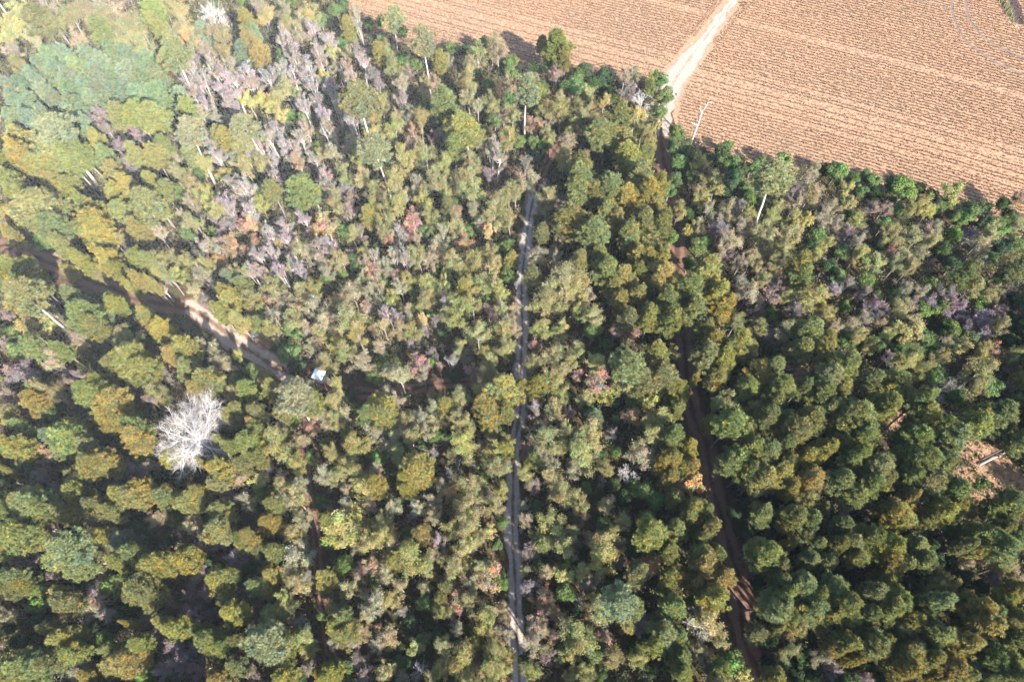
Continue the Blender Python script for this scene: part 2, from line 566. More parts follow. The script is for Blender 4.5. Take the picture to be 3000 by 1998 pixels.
# hollow of darker soil with rank grass at the top edge
n = 40
a = np.linspace(0, 2 * math.pi, n, endpoint=False)
cx, cy = at(2966, 25)[:2]
ring = lambda s, z: np.column_stack([cx + s * 2.4 * np.cos(a) * (1 + 0.12 * np.sin(3 * a)), cy + s * 6.5 * np.sin(a), np.full(n, z)])
V = np.vstack([ring(1.0, 0.045), ring(0.6, 0.032), [(cx, cy, 0.028)]])
F = []
for i in range(n):
    j = (i + 1) % n
    F += [(i, j, n + j), (i, n + j, n + i), (n + i, n + j, 2 * n)]
structure("dark_hollow", new_mesh("dark_hollow", V, F, [soil_mat("dark_soil", [(0.3, (0.025, 0.018, 0.018)), (0.7, (0.09, 0.065, 0.06))], (0.8, 0.8, 0.85))]))

TREES = """
P 118,57,40|P 300,85,28|O 200,40,32|A 230,110,24|O 250,40,30|A 340,40,30|O 400,60,30|P 450,35,30|P 470,80,25|O 380,105,30|O 420,130,30|A 330,110,22|F 60,30,28|F 30,70,26|F 20,110,24|A 40,150,24|A 100,115,24|F 85,90,22|A 140,25,26|O 165,70,25|A 290,30,28|O 305,60,26|F 480,20,25|O 350,75,28
T 150,170,32|T 190,160,30|T 230,190,35|T 160,210,35|T 200,230,35|T 270,160,30|T 330,150,32|T 290,230,32|T 340,210,35|T 240,250,30|T 100,230,30|T 60,250,30|O 50,195,20|T 130,270,32|T 170,290,32|T 90,300,30|T 220,310,30|T 270,290,30|T 330,270,35|T 380,205,40|T 420,230,40|T 400,285,40|T 450,270,40|P 350,325,30|P 400,340,35|P 450,335,35|T 120,190,26|T 300,190,28|T 370,160,30|T 430,180,32|T 460,220,30|T 40,300,26|T 30,260,22|T 190,260,28|T 480,300,30
M 290,340,24|M 320,380,20|M 350,430,24|M 400,400,24|M 430,380,22|M 370,480,24|M 30,285,16|M 445,190,18
L 160,385,50|Y 60,400,40|T 40,340,30|T 90,350,30|Y 60,450,35|P 150,470,30|P 200,460,30|P 240,440,30|Y 280,410,25|T 250,370,25|P 450,460,30|P 480,430,25|P 310,460,25|T 200,340,28|T 130,330,26|Y 20,480,30|P 100,490,30|T 220,400,25|P 390,450,22
L 506,165,36|T 600,90,28|O 640,95,28|Y 720,60,28|F 780,50,25|T 740,95,25|T 715,150,38|Y 740,120,24|K 550,115,22|A 550,150,20|M 605,150,26|S 570,210,24|S 590,235,24|S 620,190,24|S 680,240,28|S 720,220,28|S 740,250,26|S 650,270,26|S 670,295,24|S 570,262,24|S 610,300,22|A 590,330,22|G 825,170,18|S 850,150,26|A 880,60,25|S 920,90,24|S 960,120,24|G 940,60,18|G 985,30,20|F 970,150,20|S 830,110,22|G 868,70,20|O 900,30,25|A 835,30,25|S 645,215,24|S 695,280,22|S 800,215,22|S 545,245,22|O 520,30,28|O 530,80,26|A 500,110,24|O 660,150,22|A 680,190,20|G 650,130,16|A 760,20,22|O 570,120,20|Y 760,150,24|S 930,150,20|A 880,110,22|O 840,80,20|M 560,170,20|S 700,320,20
F 730,295,22|F 765,300,18|F 810,290,30|F 795,320,18|F 825,335,18|G 850,345,15|O 840,262,28|L 726,363,36|L 541,389,36|T 530,280,30|P 545,330,28|Y 665,405,25|P 640,395,22|O 710,430,30|S 790,400,24|S 770,430,24|S 810,385,22|S 740,450,22|S 860,440,24|R 868,472,18|S 950,340,24|S 930,300,24|S 890,305,22|S 910,240,24|S 860,222,24|S 830,205,22|S 780,235,24|S 900,200,22|M 985,400,18|S 955,375,22|G 890,345,15|G 935,430,16|F 940,455,16|A 580,372,20|A 640,345,22|A 600,400,20|P 560,450,22|G 570,465,16|S 640,460,24|A 690,470,22|O 720,485,24|S 970,260,22|S 985,310,20|S 900,380,20|S 830,430,20|O 760,480,22|S 880,410,20|S 620,430,20|F 955,230,16|S 945,180,20|S 870,180,20|A 990,200,18|S 800,470,18|S 920,470,20|A 970,450,22|G 775,175,18|A 515,470,22|O 600,480,24
L 1143,55,25|L 1240,115,32|G 1005,25,15|G 1037,108,16|G 1080,75,16|G 1120,115,12|G 1005,135,14|S 1050,60,16|M 1055,150,22|S 1060,185,20|M 1095,220,18|S 1010,200,20|M 1110,250,16|O 1135,140,22|O 1115,168,18|O 1150,195,20|G 1180,178,20|G 1220,190,16|M 1190,215,18|A 1180,250,22|S 1170,290,20|R 1270,240,16|O 1290,190,18|O 1315,165,16|D 1370,145,18|G 1320,145,18|G 1420,125,16|O 1400,160,26|O 1440,130,20|A 1380,190,22|A 1460,155,24|G 1490,185,16|G 1500,215,16|L 1050,280,42|O 1115,300,24|P 1305,300,35|P 1370,380,45|P 1330,430,25|O 1360,235,28|O 1370,275,25|O 1440,300,20|F 1450,328,14|G 1430,250,15|A 1400,310,20|L 1110,430,40|F 1100,388,25|R 1215,430,22|R 1275,400,14|R 1210,375,12|O 1155,370,24|A 1165,340,20|A 1200,330,20|O 1245,440,30|F 1170,440,14|A 1060,350,18|S 1035,345,20|S 1020,365,18|F 1045,462,15|O 1380,480,30|O 1300,480,25|S 1440,430,24|S 1455,462,22|G 1450,350,18|M 1475,330,20|A 1420,420,24|D 1390,215,22|G 1245,310,18|O 1020,90,18|A 1040,40,16|D 1180,95,14|G 1110,65,12|A 1020,160,18|S 1030,230,20|O 1250,260,20|O 1230,350,24|A 1490,250,20|O 1480,400,24|G 1490,300,18|O 1190,470,26|A 1300,390,18|D 1320,370,22|A 1030,420,22|M 1020,440,16|O 1090,340,20
P 1638,125,34|P 1590,140,18|G 1612,188,26|Y 1660,165,20|L 1540,250,36|G 1505,180,14|M 1630,215,20|G 1680,250,28|G 1690,218,20|D 1710,208,20|D 1770,225,24|D 1740,250,20|O 1720,282,20|O 1650,290,22|O 1600,320,24|O 1645,325,28|R 1555,365,20|R 1578,372,12|O 1610,400,22|A 1665,410,25|O 1680,375,20|G 1520,415,22|G 1590,430,16|G 1565,420,16|D 1575,465,18|M 1540,480,20|M 1840,270,24|A 1830,225,18|A 1858,215,15|G 1930,235,25|G 1945,285,25|G 1932,330,22|F 1925,372,18|F 1908,228,12|F 1860,340,22|F 1850,365,14|M 1895,345,15|P 1780,390,40|P 1815,330,30|O 1720,350,30|O 1750,370,24|F 1770,298,18|F 1830,400,18|O 1885,380,20|Y 1860,460,35|O 1900,410,24|Y 1895,445,25|P 1695,490,30|G 1970,430,32|G 1985,392,20|O 1655,460,24|M 1720,455,12|D 1790,280,20|D 1750,440,24|D 1800,460,24|O 1840,420,20|D 1560,200,16|G 1585,255,16|O 1580,280,18|D 1650,170,18|O 1905,260,18|G 1990,470,22|D 1710,310,18|O 1500,330,20|M 1610,350,14|O 1690,320,22
G 2010,440,22|G 2005,485,16|F 2050,478,20|D 2110,450,25|G 2130,428,12|G 2145,478,18|D 2150,530,28|G 2168,532,16|O 2088,530,24|F 2098,560,26|F 2060,592,20|G 2190,585,20|G 2190,560,18|G 2205,490,18|G 2230,468,10|L 2287,520,50|G 2300,472,22|M 2335,560,22|A 2330,595,18|A 2380,560,28|A 2370,520,18|A 2385,500,16|G 2450,505,26|D 2420,500,18|F 2480,550,16|F 2485,600,16|F 2330,640,18|F 2332,665,14|F 2365,655,16|A 2130,622,25|M 2170,605,20|M 2110,680,30|A 2145,715,30|A 2180,660,28|M 2120,745,24|A 2045,660,15|O 2200,640,20|O 2245,652,22|O 2245,690,28|O 2310,700,30|O 2290,735,24|G 2050,720,28|F 2010,680,14|Y 2080,770,30|A 2205,755,22|G 2400,692,22|A 2415,640,20|A 2440,610,22|A 2450,660,22|Y 2345,770,30|G 2470,740,20|D 2430,780,20|M 2480,690,22|D 2010,630,20|D 2050,630,18|D 2170,500,18|D 2220,580,18|O 2270,610,20|A 2075,620,18|D 2490,640,20|O 2410,720,20|D 2380,720,18|A 2040,560,14|G 2030,520,16|G 2020,770,20|O 2240,740,20|O 2270,770,22|A 2170,770,20|A 2230,790,18|D 2130,560,18
G 2540,515,18|G 2560,530,18|G 2525,560,16|D 2610,545,22|G 2650,558,32|G 2630,620,18|M 2590,612,18|M 2555,612,18|O 2700,598,22|F 2720,620,16|F 2785,558,26|G 2770,600,20|D 2850,610,26|G 2830,632,20|G 2930,660,28|O 2900,680,22|D 2960,632,20|O 2980,650,20|R 2988,580,18|G 2590,660,18|O 2602,690,20|O 2655,700,32|M 2700,680,24|A 2740,670,18|O 2722,710,22|G 2790,690,20|G 2800,645,18|A 2860,720,24|M 2840,690,18|D 2925,720,30|G 2970,715,20|F 2560,770,28|R 2610,742,18|O 2640,762,20|A 2510,700,18|O 2515,640,20|D 2790,780,22|P 2830,790,24|R 2720,780,15|A 2870,770,20|O 2960,770,22|P 2985,795,25|D 2690,555,18|D 2730,575,18|D 2570,570,18|D 2880,650,18|D 2610,590,15|G 2500,520,15|A 2690,740,22|D 2760,730,20|O 2670,780,20|O 2520,740,20|M 2530,680,14|G 2900,760,20|D 2580,720,18|G 2750,610,15|D 2940,600,18|D 2890,612,16
L 80,595,52|P 140,600,45|P 170,660,38|Y 250,650,42|Y 280,680,38|P 230,600,20|P 30,540,30|Y 30,630,28|P 100,650,28|Y 30,690,26|G 135,705,34|Y 340,560,25|Y 320,510,26|Y 380,540,25|P 420,600,38|P 360,620,28|Y 440,530,24|Y 400,670,25|O 420,690,22|F 485,630,16|A 460,680,20|M 380,722,18|A 395,745,18|Y 240,760,28|Y 310,760,28|Y 350,790,25|P 400,760,25|Y 410,812,25|P 440,760,22|O 470,775,34|O 490,805,20|P 45,820,48|L 75,870,46|P 110,830,22|A 60,775,18|A 20,750,18|O 185,822,30|D 140,800,20|P 250,920,38|T 290,920,34|P 270,955,26|P 300,855,28|P 340,870,25|O 350,900,18|Y 430,930,30|Y 470,960,28|P 440,900,20|G 20,970,30|F 85,965,25|F 140,955,32|A 230,985,25|A 200,945,20|M 145,912,16|O 370,985,30|M 25,925,12|P 230,810,20|P 480,560,24|Y 460,600,22|P 190,720,22|Y 290,620,24|P 200,540,28|Y 150,530,24|P 210,870,24|P 60,560,30|O 330,700,22|Y 380,840,20|Y 450,830,18|G 180,600,20|D 400,960,20|P 270,800,20|P 175,750,16
P 885,555,40|S 710,570,26|S 690,540,24|S 730,550,24|A 560,592,22|S 730,620,24|S 590,732,22|O 560,540,24|O 600,560,25|F 620,600,22|O 640,615,22|G 545,680,16|G 565,690,14|F 655,515,18|F 765,600,20|K 745,660,22|R 720,662,18|K 955,660,34|K 925,680,16|R 680,720,28|R 745,720,24|K 650,772,20|M 660,655,20|M 680,640,18|M 650,690,16|M 622,642,12|S 790,680,20|S 830,670,24|S 840,700,22|S 760,745,24|S 820,790,20|S 860,775,24|M 850,738,12|F 822,720,12|A 880,720,24|S 960,720,26|A 940,770,22|A 950,800,22|S 740,800,24|S 770,795,20|O 790,832,28|O 740,862,24|A 830,870,22|O 700,800,22|G 622,685,14|G 780,785,12|G 890,820,15|O 910,840,25|G 960,815,18|O 560,770,25|A 600,810,28|F 530,800,20|F 545,825,18|O 520,760,22|A 570,850,20|T 665,820,30|Y 680,862,24|Y 655,890,26|Y 650,915,20|M 600,880,22|A 690,890,15|O 750,890,25|O 700,940,25|O 660,930,20|O 770,955,25|O 800,965,22|O 850,930,28|A 930,900,34|A 910,960,22|R 870,910,14|R 795,885,20|R 765,905,15|M 832,890,15|M 870,928,16|G 730,920,16|G 880,970,24|G 852,962,18|K 985,885,18|A 960,940,28|O 940,975,20|G 590,500,22|O 530,510,24|S 810,520,22|P 800,560,24|G 770,550,20|S 950,520,22|S 970,545,22|A 920,580,24|O 980,590,24|S 660,590,24|S 680,610,22|A 545,640,20|G 520,560,22|A 620,720,20|O 570,660,20|S 890,650,20|A 900,740,20|S 930,730,24|S 800,740,20|G 980,660,14|O 990,750,22|A 630,830,18|O 880,870,22|G 900,890,14|A 990,970,22|A 640,740,18|O 720,840,18|S 880,790,18|A 800,920,20|O 610,780,20
O 1060,520,25|O 1160,530,28|M 1010,560,20|M 1030,592,18|M 1020,622,20|F 1090,610,18|K 1122,560,10|O 1100,560,22|A 1180,565,20|F 1240,590,24|F 1305,555,20|K 1320,560,10|O 1390,550,30|O 1350,530,25|M 1430,510,20|O 1280,520,25|G 1310,585,20|G 1335,605,18|A 1390,620,28|O 1450,620,28|O 1470,590,24|O 1490,560,20|F 1110,650,26|O 1165,612,28|O 1140,650,22|R 1205,660,26|R 1210,625,16|G 1248,680,18|O 1255,635,22|O 1285,635,20|R 1335,625,24|O 1340,662,22|K 1430,680,15|G 1370,680,16|R 1365,712,22|D 1402,740,14|R 1145,705,20|S 1170,680,20|G 1010,680,18|O 1035,690,20|D 1105,720,16|M 1055,682,16|G 1045,770,24|M 1022,745,12|G 1008,800,12|O 1080,740,22|R 1090,800,22|A 1125,790,22|S 1150,750,22|D 1135,835,16|R 1165,810,15|S 1185,760,20|O 1200,810,22|O 1225,750,24|A 1275,735,28|A 1260,765,20|O 1330,760,30|O 1390,770,28|O 1350,795,20|O 1430,740,26|G 1470,740,18|G 1490,805,20|G 1280,790,14|F 1302,820,15|G 1202,845,20|F 1150,865,18|G 1140,885,18|A 1090,860,24|A 1030,860,28|R 1075,900,18|R 1090,970,14|O 1030,930,34|O 1045,972,28|S 1140,920,18|S 1165,930,18|A 1170,962,20|G 1220,900,18|O 1250,840,28|O 1258,878,24|G 1262,912,16|K 1245,935,12|M 1272,940,10|M 1240,970,14|S 1310,880,16|O 1345,910,34|O 1315,930,24|O 1385,885,24|M 1430,910,18|M 1455,930,12|G 1430,870,15|O 1380,830,26|O 1420,830,26|O 1460,850,24|O 1400,980,28|O 1470,970,26|O 1210,965,22|D 1300,970,18|O 1010,510,22|A 1220,540,18|A 1240,560,16|O 1080,640,18|O 1130,590,22|S 1180,700,18|A 1300,690,20|O 1310,600,16|A 1070,770,20|A 1060,820,22|A 1110,830,18|S 1100,760,18|A 1170,840,16|O 1190,890,18|A 1120,950,18|A 1190,930,16|O 1290,850,20|O 1360,860,18|A 1470,900,20|O 1490,690,18|O 1500,760,18|A 1410,650,18|O 1440,780,20|O 1480,640,18|A 1490,940,16|A 1220,700,16|O 1120,680,18|G 1150,780,14|O 1010,880,20|A 1000,760,16
P 1695,535,40|Y 1665,645,44|P 1740,680,38|P 1780,620,28|P 1830,690,28|P 1790,540,40|Y 1850,590,38|Y 1885,560,40|Y 1905,600,30|P 1870,515,34|Y 1850,700,30|Y 1890,690,28|O 1915,725,34|Y 1940,750,25|P 1780,790,35|Y 1840,820,35|Y 1870,860,32|Y 1830,885,28|Y 1940,800,40|Y 1960,840,35|T 1900,870,22|P 1960,890,30|P 1950,930,30|P 1840,930,26|O 1650,820,40|O 1690,835,35|O 1600,890,40|O 1650,870,28|O 1560,820,24|A 1585,750,28|A 1560,770,20|O 1590,690,18|A 1540,530,30|O 1600,580,28|M 1597,540,10|M 1640,590,12|M 1668,585,14|F 1700,905,18|O 1740,920,25|G 1740,970,22|G 1690,920,18|A 1720,870,18|R 1850,960,28|R 1800,980,18|O 1640,970,24|O 1590,960,25|G 1980,530,18|G 1960,560,22|O 1985,620,20|G 1970,690,18|O 1510,560,20|O 1495,640,20|G 1505,812,14|O 1512,900,18|O 1512,960,18|P 1740,560,28|P 1700,760,24|P 1760,740,26|Y 1800,660,24|P 1880,640,30|Y 1900,770,30|Y 1870,760,28|P 1800,850,26|P 1980,950,28|D 1710,620,20|P 1940,650,28|Y 1930,540,26|A 1640,700,16|O 1620,720,16|P 1910,920,28|P 1870,800,28|G 1690,790,14|D 1760,870,16|D 1720,800,18|A 1630,750,16
Y 2060,820,44|Y 2100,860,40|Y 2110,900,35|P 2020,850,38|P 2035,900,30|Y 2090,990,30|P 2070,1050,35|Y 2110,1060,38|Y 2100,1100,28|Y 2045,1105,20|Y 2170,1000,32|Y 2190,1020,28|D 2150,1080,20|Y 2230,1100,40|P 2270,1080,30|P 2285,1125,35|Y 2240,1170,22|O 2140,1170,25|O 2105,1190,22|P 2140,1240,40|P 2085,1240,28|P 2270,1180,28|P 2250,1240,35|P 2320,1262,38|P 2380,1240,38|P 2300,1220,26|O 2200,1205,24|A 2190,860,28|M 2260,860,28|M 2282,830,20|M 2330,910,30|F 2300,872,18|G 2250,920,20|F 2340,830,20|P 2350,805,28|O 2390,870,30|F 2400,900,18|M 2440,850,24|O 2300,970,28|M 2250,990,22|P 2370,980,35|T 2395,960,24|P 2340,1020,30|Y 2430,1010,25|G 2480,1000,25|P 2440,1070,44|P 2420,1110,40|Y 2460,1140,30|P 2400,1150,30|P 2480,1080,34|A 2440,960,20|A 2480,960,18|G 2470,900,15|M 2482,830,20|G 2450,810,18|A 2170,830,18|M 2210,910,18|O 2160,940,22|D 2130,950,18|O 2220,960,22|P 2060,960,26|P 2130,1020,22|P 2190,1140,26|P 2340,1140,20|O 2230,830,20|O 2420,920,20|M 2310,830,16|P 2180,1270,26|P 2430,1190,28|P 2450,1230,28
G 2535,830,22|M 2530,855,18|G 2570,872,15|G 2622,865,15|A 2645,850,20|G 2725,840,26|A 2700,855,18|P 2830,812,24|M 2770,862,28|M 2720,885,20|O 2850,840,20|O 2900,850,22|D 2935,820,20|M 2560,900,24|M 2585,915,18|A 2520,940,24|O 2640,910,26|M 2660,895,20|G 2700,905,24|G 2750,900,22|M 2800,902,28|G 2870,890,18|M 2880,932,26|M 2920,910,20|D 2970,880,22|G 2620,950,20|F 2665,970,34|G 2705,990,32|G 2725,1022,28|G 2640,1010,24|G 2560,1010,24|F 2540,1015,20|G 2780,970,26|F 2810,1012,26|G 2840,990,20|M 2870,980,26|R 2902,1020,18|O 2880,1042,22|D 2960,1000,22|O 2640,1060,28|O 2700,1080,22|M 2600,1050,20|P 2620,1130,40|P 2550,1110,26|P 2600,1190,32|P 2570,1180,22|P 2510,1200,40|P 2550,1270,34|P 2700,1180,36|Y 2720,1222,34|P 2680,1270,38|P 2760,1240,28|P 2780,1275,40|G 2740,1100,24|G 2805,1165,20|O 2870,1090,38|G 2900,1130,32|O 2860,1130,22|P 2910,1210,40|P 2945,1240,28|P 2870,1250,34|R 2962,1080,15|G 2985,1170,20|M 2962,1130,18|P 2985,1290,30|O 2600,980,20|O 2580,940,18|D 2600,1030,20|O 2760,1050,22|M 2830,960,18|O 2930,960,20|D 2990,940,20|O 2680,1030,22|A 2680,940,16|O 2970,1040,20|O 2520,990,20|A 2770,1010,16|M 2950,850,16|O 2990,1110,18
A 160,1060,32|M 60,1100,40|M 30,1160,22|R 205,1125,16|O 120,1130,25|Y 100,1180,28|O 160,1150,22|G 50,1030,25|M 20,1010,18|P 100,1020,28|A 230,1010,22|P 370,1050,48|P 420,1075,34|P 330,1060,28|P 260,1150,35|P 290,1120,25|Y 330,1180,44|Y 320,1222,34|Y 290,1210,25|G 150,1215,22|P 190,1262,40|Y 220,1250,28|T 140,1280,25|Y 390,1290,34|P 410,1260,24|Y 300,1340,40|P 270,1360,30|Y 330,1365,28|Y 60,1300,30|G 20,1310,22|R 130,1330,20|G 70,1370,25|M 130,1390,22|Y 10,1384,10|P 170,1320,20|O 230,1400,22|P 220,1440,25|P 110,1470,44|P 60,1465,30|Y 350,1450,30|Y 390,1450,30|Y 430,1442,34|P 480,1450,28|P 290,1482,30|G 425,1335,28|M 400,1380,26|M 440,1370,22|D 460,1400,22|M 340,1420,18|D 250,1220,22|M 450,1110,18|M 480,1092,18|O 465,1150,22|Y 490,1030,24|M 440,1172,16|P 180,1020,22|O 30,1220,22|D 230,1280,18|P 250,1310,22|P 60,1250,22|D 20,1400,20|P 190,1490,26|M 170,1430,18|P 20,1490,26|P 380,1240,22|G 400,1220,18|M 230,1100,14|D 180,1200,16
Y 540,1020,35|A 585,1012,15|A 630,1040,26|A 660,1072,22|F 700,1040,20|A 620,1090,20|G 690,1110,20|G 740,1090,22|O 780,1092,24|Y 600,1120,36|Y 570,1142,25|O 650,1130,24|P 720,1150,25|Y 790,1150,24|L 850,1165,48|P 900,1175,32|P 830,1200,28|G 860,1235,18|P 690,1210,25|P 740,1210,25|Y 680,1222,22|P 760,1260,25|P 730,1290,34|M 820,1212,18|M 820,1250,14|R 915,1255,17|A 950,1230,22|O 940,1200,22|O 970,1180,28|O 980,1232,24|G 850,1030,30|D 870,1072,24|O 960,1060,30|A 905,1020,16|R 930,1010,16|F 990,1010,20|O 800,1300,38|O 830,1280,22|G 960,1300,15|O 975,1330,22|R 740,1345,17|M 790,1370,20|M 825,1385,12|R 690,1400,24|M 670,1440,20|P 720,1370,18|Y 640,1370,30|Y 660,1310,22|Y 600,1352,15|F 760,1400,24|G 770,1450,28|O 820,1420,20|O 870,1360,28|O 900,1322,22|A 880,1420,38|O 860,1462,28|A 950,1390,22|O 980,1400,22|G 940,1470,20|Y 560,1460,38|P 600,1450,26|P 650,1482,26|A 720,1470,22|D 520,1400,22|P 800,1482,24|P 690,1320,22|P 550,1080,26|O 680,1160,20|P 770,1330,20|P 650,1250,22|D 780,1250,16|A 880,1290,20|O 990,1130,20|A 920,1120,14|G 990,1370,16|P 510,1340,22|Y 500,1440,24|D 690,1350,14|P 640,1420,20|A 830,1460,22|Y 740,1240,20|D 800,1420,14
O 1010,1020,25|A 1060,1060,30|A 1110,1022,20|G 1120,1060,20|G 1100,1105,22|A 1170,1100,32|A 1140,1090,20|R 1230,1070,26|G 1262,1060,14|M 1270,1040,16|M 1200,1010,14|R 1287,1075,10|S 1320,1060,18|M 1360,1050,18|R 1390,1090,22|O 1430,1070,28|O 1480,1020,24|O 1350,1020,22|D 1030,1160,26|Y 1100,1190,44|P 1070,1215,28|P 1120,1225,28|A 1130,1150,18|A 1165,1172,18|G 1187,1165,14|O 1270,1150,18|A 1275,1192,20|A 1230,1222,24|A 1275,1240,22|O 1180,1230,22|O 1350,1160,24|O 1330,1230,24|O 1370,1245,24|O 1360,1300,36|Y 1470,1140,42|Y 1450,1200,40|Y 1430,1240,28|Y 1490,1210,32|G 1462,1272,20|M 1412,1302,14|G 1280,1272,20|A 1100,1270,32|A 1150,1290,28|O 1200,1282,25|O 1050,1300,30|G 1020,1272,22|G 1110,1335,22|O 1170,1330,25|G 1090,1335,16|Y 1220,1370,42|Y 1190,1395,28|G 1260,1360,22|Y 1200,1432,25|Y 1110,1420,25|O 1060,1430,34|O 1040,1390,24|O 1020,1360,24|K 1325,1440,26|A 1290,1420,20|O 1390,1430,34|G 1412,1400,18|M 1420,1440,14|O 1460,1370,34|O 1470,1430,30|O 1450,1322,26|M 1385,1362,10|A 1270,1470,22|A 1220,1482,22|A 1150,1480,25|O 1450,1480,24|A 1020,1480,22|A 1240,1100,18|O 1420,1110,24|O 1310,1200,16|D 1300,1270,20|D 1240,1300,18|A 1170,1260,20|A 1250,1260,18|O 1420,1160,28|A 1010,1220,20|D 1190,1310,16|O 1320,1330,18|A 1080,1480,22|A 1330,1480,20|O 1010,1430,18|M 1270,1330,12|D 1330,1100,20|O 1410,1030,20|O 1440,1270,18|Y 1240,1400,24|A 1100,1380,20|O 1490,1290,18|O 1480,1330,20
O 1560,1060,30|O 1620,1040,30|O 1680,1042,28|O 1640,1092,25|R 1560,1010,16|O 1610,1120,30|Y 1560,1130,26|Y 1515,1135,18|O 1640,1150,25|O 1740,1070,25|R 1755,1115,36|R 1695,1100,14|F 1770,1165,24|O 1720,1162,20|L 1850,1070,44|P 1885,1110,32|F 1900,1150,36|O 1840,1132,28|Y 1940,1030,30|P 1950,1090,38|P 1970,1130,28|G 1860,1175,24|G 1780,1010,14|S 1570,1200,20|O 1620,1202,30|M 1670,1210,18|T 1740,1215,28|G 1725,1195,16|R 1855,1225,26|O 1920,1230,34|G 1960,1200,24|P 1980,1270,30|O 1720,1280,38|O 1690,1310,28|O 1700,1342,36|O 1600,1280,34|A 1580,1312,22|R 1540,1320,20|A 1590,1340,22|A 1620,1362,20|A 1680,1380,20|M 1790,1270,18|G 1800,1325,14|A 1880,1340,40|O 1870,1308,24|O 1910,1290,28|O 1765,1370,22|M 1765,1412,12|M 1560,1420,20|O 1545,1390,22|O 1610,1400,24|O 1640,1440,30|O 1690,1460,25|G 1720,1430,18|O 1770,1480,25|Y 1940,1350,28|Y 1970,1340,30|K 1990,1420,16|Y 1960,1400,26|G 1880,1440,28|G 1920,1470,28|Y 1980,1460,28|O 1710,1482,20|A 1530,1480,20|G 1570,1480,16|D 1760,1330,20|D 1800,1180,20|D 1810,1230,18|D 1730,1140,16|O 1800,1110,20|D 1670,1250,18|O 1650,1260,22|P 1990,1030,26|D 1790,1420,22|D 1830,1460,20|G 1850,1420,16|O 1960,1290,24|A 1600,1240,18|O 1550,1260,16|A 1690,1020,18|O 1810,1050,20|O 1640,1320,24|P 1990,1150,26|Y 1980,1200,22|M 1640,1180,12|O 1570,1350,20
Y 2020,1320,25|K 2025,1410,26|Y 2010,1360,28|Y 2040,1362,22|Y 2040,1470,30|P 2070,1500,28|Y 2080,1540,30|Y 2020,1522,26|G 2010,1562,22|P 2050,1610,28|P 2100,1622,30|Y 2070,1660,40|Y 2110,1690,34|Y 2030,1700,28|Y 2080,1742,36|Y 2105,1770,22|K 2010,1682,20|G 2010,1770,22|P 2150,1340,40|P 2130,1365,22|P 2200,1310,30|P 2250,1330,35|P 2285,1300,28|Y 2220,1400,38|Y 2260,1412,28|Y 2300,1390,35|Y 2350,1340,38|Y 2380,1400,35|Y 2400,1312,30|G 2420,1372,25|P 2460,1400,35|P 2490,1340,28|P 2450,1310,28|O 2360,1470,22|M 2180,1420,16|D 2200,1480,22|D 2150,1500,20|D 2180,1562,22|P 2330,1530,38|P 2350,1562,28|P 2375,1530,28|P 2250,1620,40|Y 2300,1600,20|P 2215,1600,24|P 2280,1650,26|M 2440,1470,15|P 2470,1550,28|P 2490,1590,30|P 2420,1640,28|M 2190,1690,20|M 2180,1642,14|K 2310,1690,12|K 2350,1682,12|P 2260,1760,40|P 2300,1742,28|P 2340,1720,38|P 2390,1740,28|P 2430,1720,40|P 2470,1760,38|O 2240,1702,18|P 2450,1602,25|R 2430,1540,16|O 2220,1520,20|D 2270,1480,24|D 2300,1490,18|O 2400,1490,20|P 2180,1380,24|Y 2320,1430,24|P 2310,1350,26|P 2370,1650,24|D 2250,1550,20|P 2390,1600,24|D 2440,1510,18|O 2480,1470,20|P 2060,1570,20|P 2280,1700,22|D 2380,1690,16|P 2310,1790,26|M 2480,1500,16
P 2520,1330,30|P 2560,1360,40|P 2545,1412,28|P 2640,1330,25|P 2700,1330,38|P 2760,1350,34|P 2730,1400,44|P 2790,1420,38|P 2775,1330,20|Y 2640,1490,44|Y 2600,1480,24|Y 2660,1460,22|Y 2620,1530,26|Y 2760,1500,36|Y 2795,1490,28|Y 2730,1522,24|G 2790,1562,24|G 2870,1420,16|P 2960,1470,34|P 2920,1490,25|P 2880,1580,38|P 2925,1590,36|Y 2860,1612,25|P 2985,1560,24|P 2970,1602,26|P 2540,1590,40|Y 2600,1600,32|Y 2620,1670,36|Y 2590,1700,28|P 2650,1650,22|P 2520,1640,26|P 2560,1740,34|P 2620,1760,38|M 2660,1590,18|D 2700,1680,25|D 2750,1640,22|O 2780,1720,24|K 2705,1740,12|P 2740,1770,30|Y 2850,1780,40|D 2820,1690,22|M 2900,1690,18|O 2940,1660,22|Y 2980,1720,26|R 2930,1722,16|P 2590,1340,26|P 2600,1410,24|P 2680,1400,26|D 2690,1560,22|D 2560,1530,18|P 2500,1440,28|M 2540,1490,16|O 2670,1610,18|O 2730,1720,22|D 2660,1710,18|P 2840,1550,24|P 2860,1490,18|P 2830,1600,20|O 2980,1660,20|D 2870,1720,20|P 2940,1540,24|D 2720,1600,20|P 2680,1640,18|M 2600,1560,14|O 2750,1680,20|D 2790,1640,20|O 2840,1650,18|P 2960,1510,22|O 2990,1690,18|P 2690,1760,22
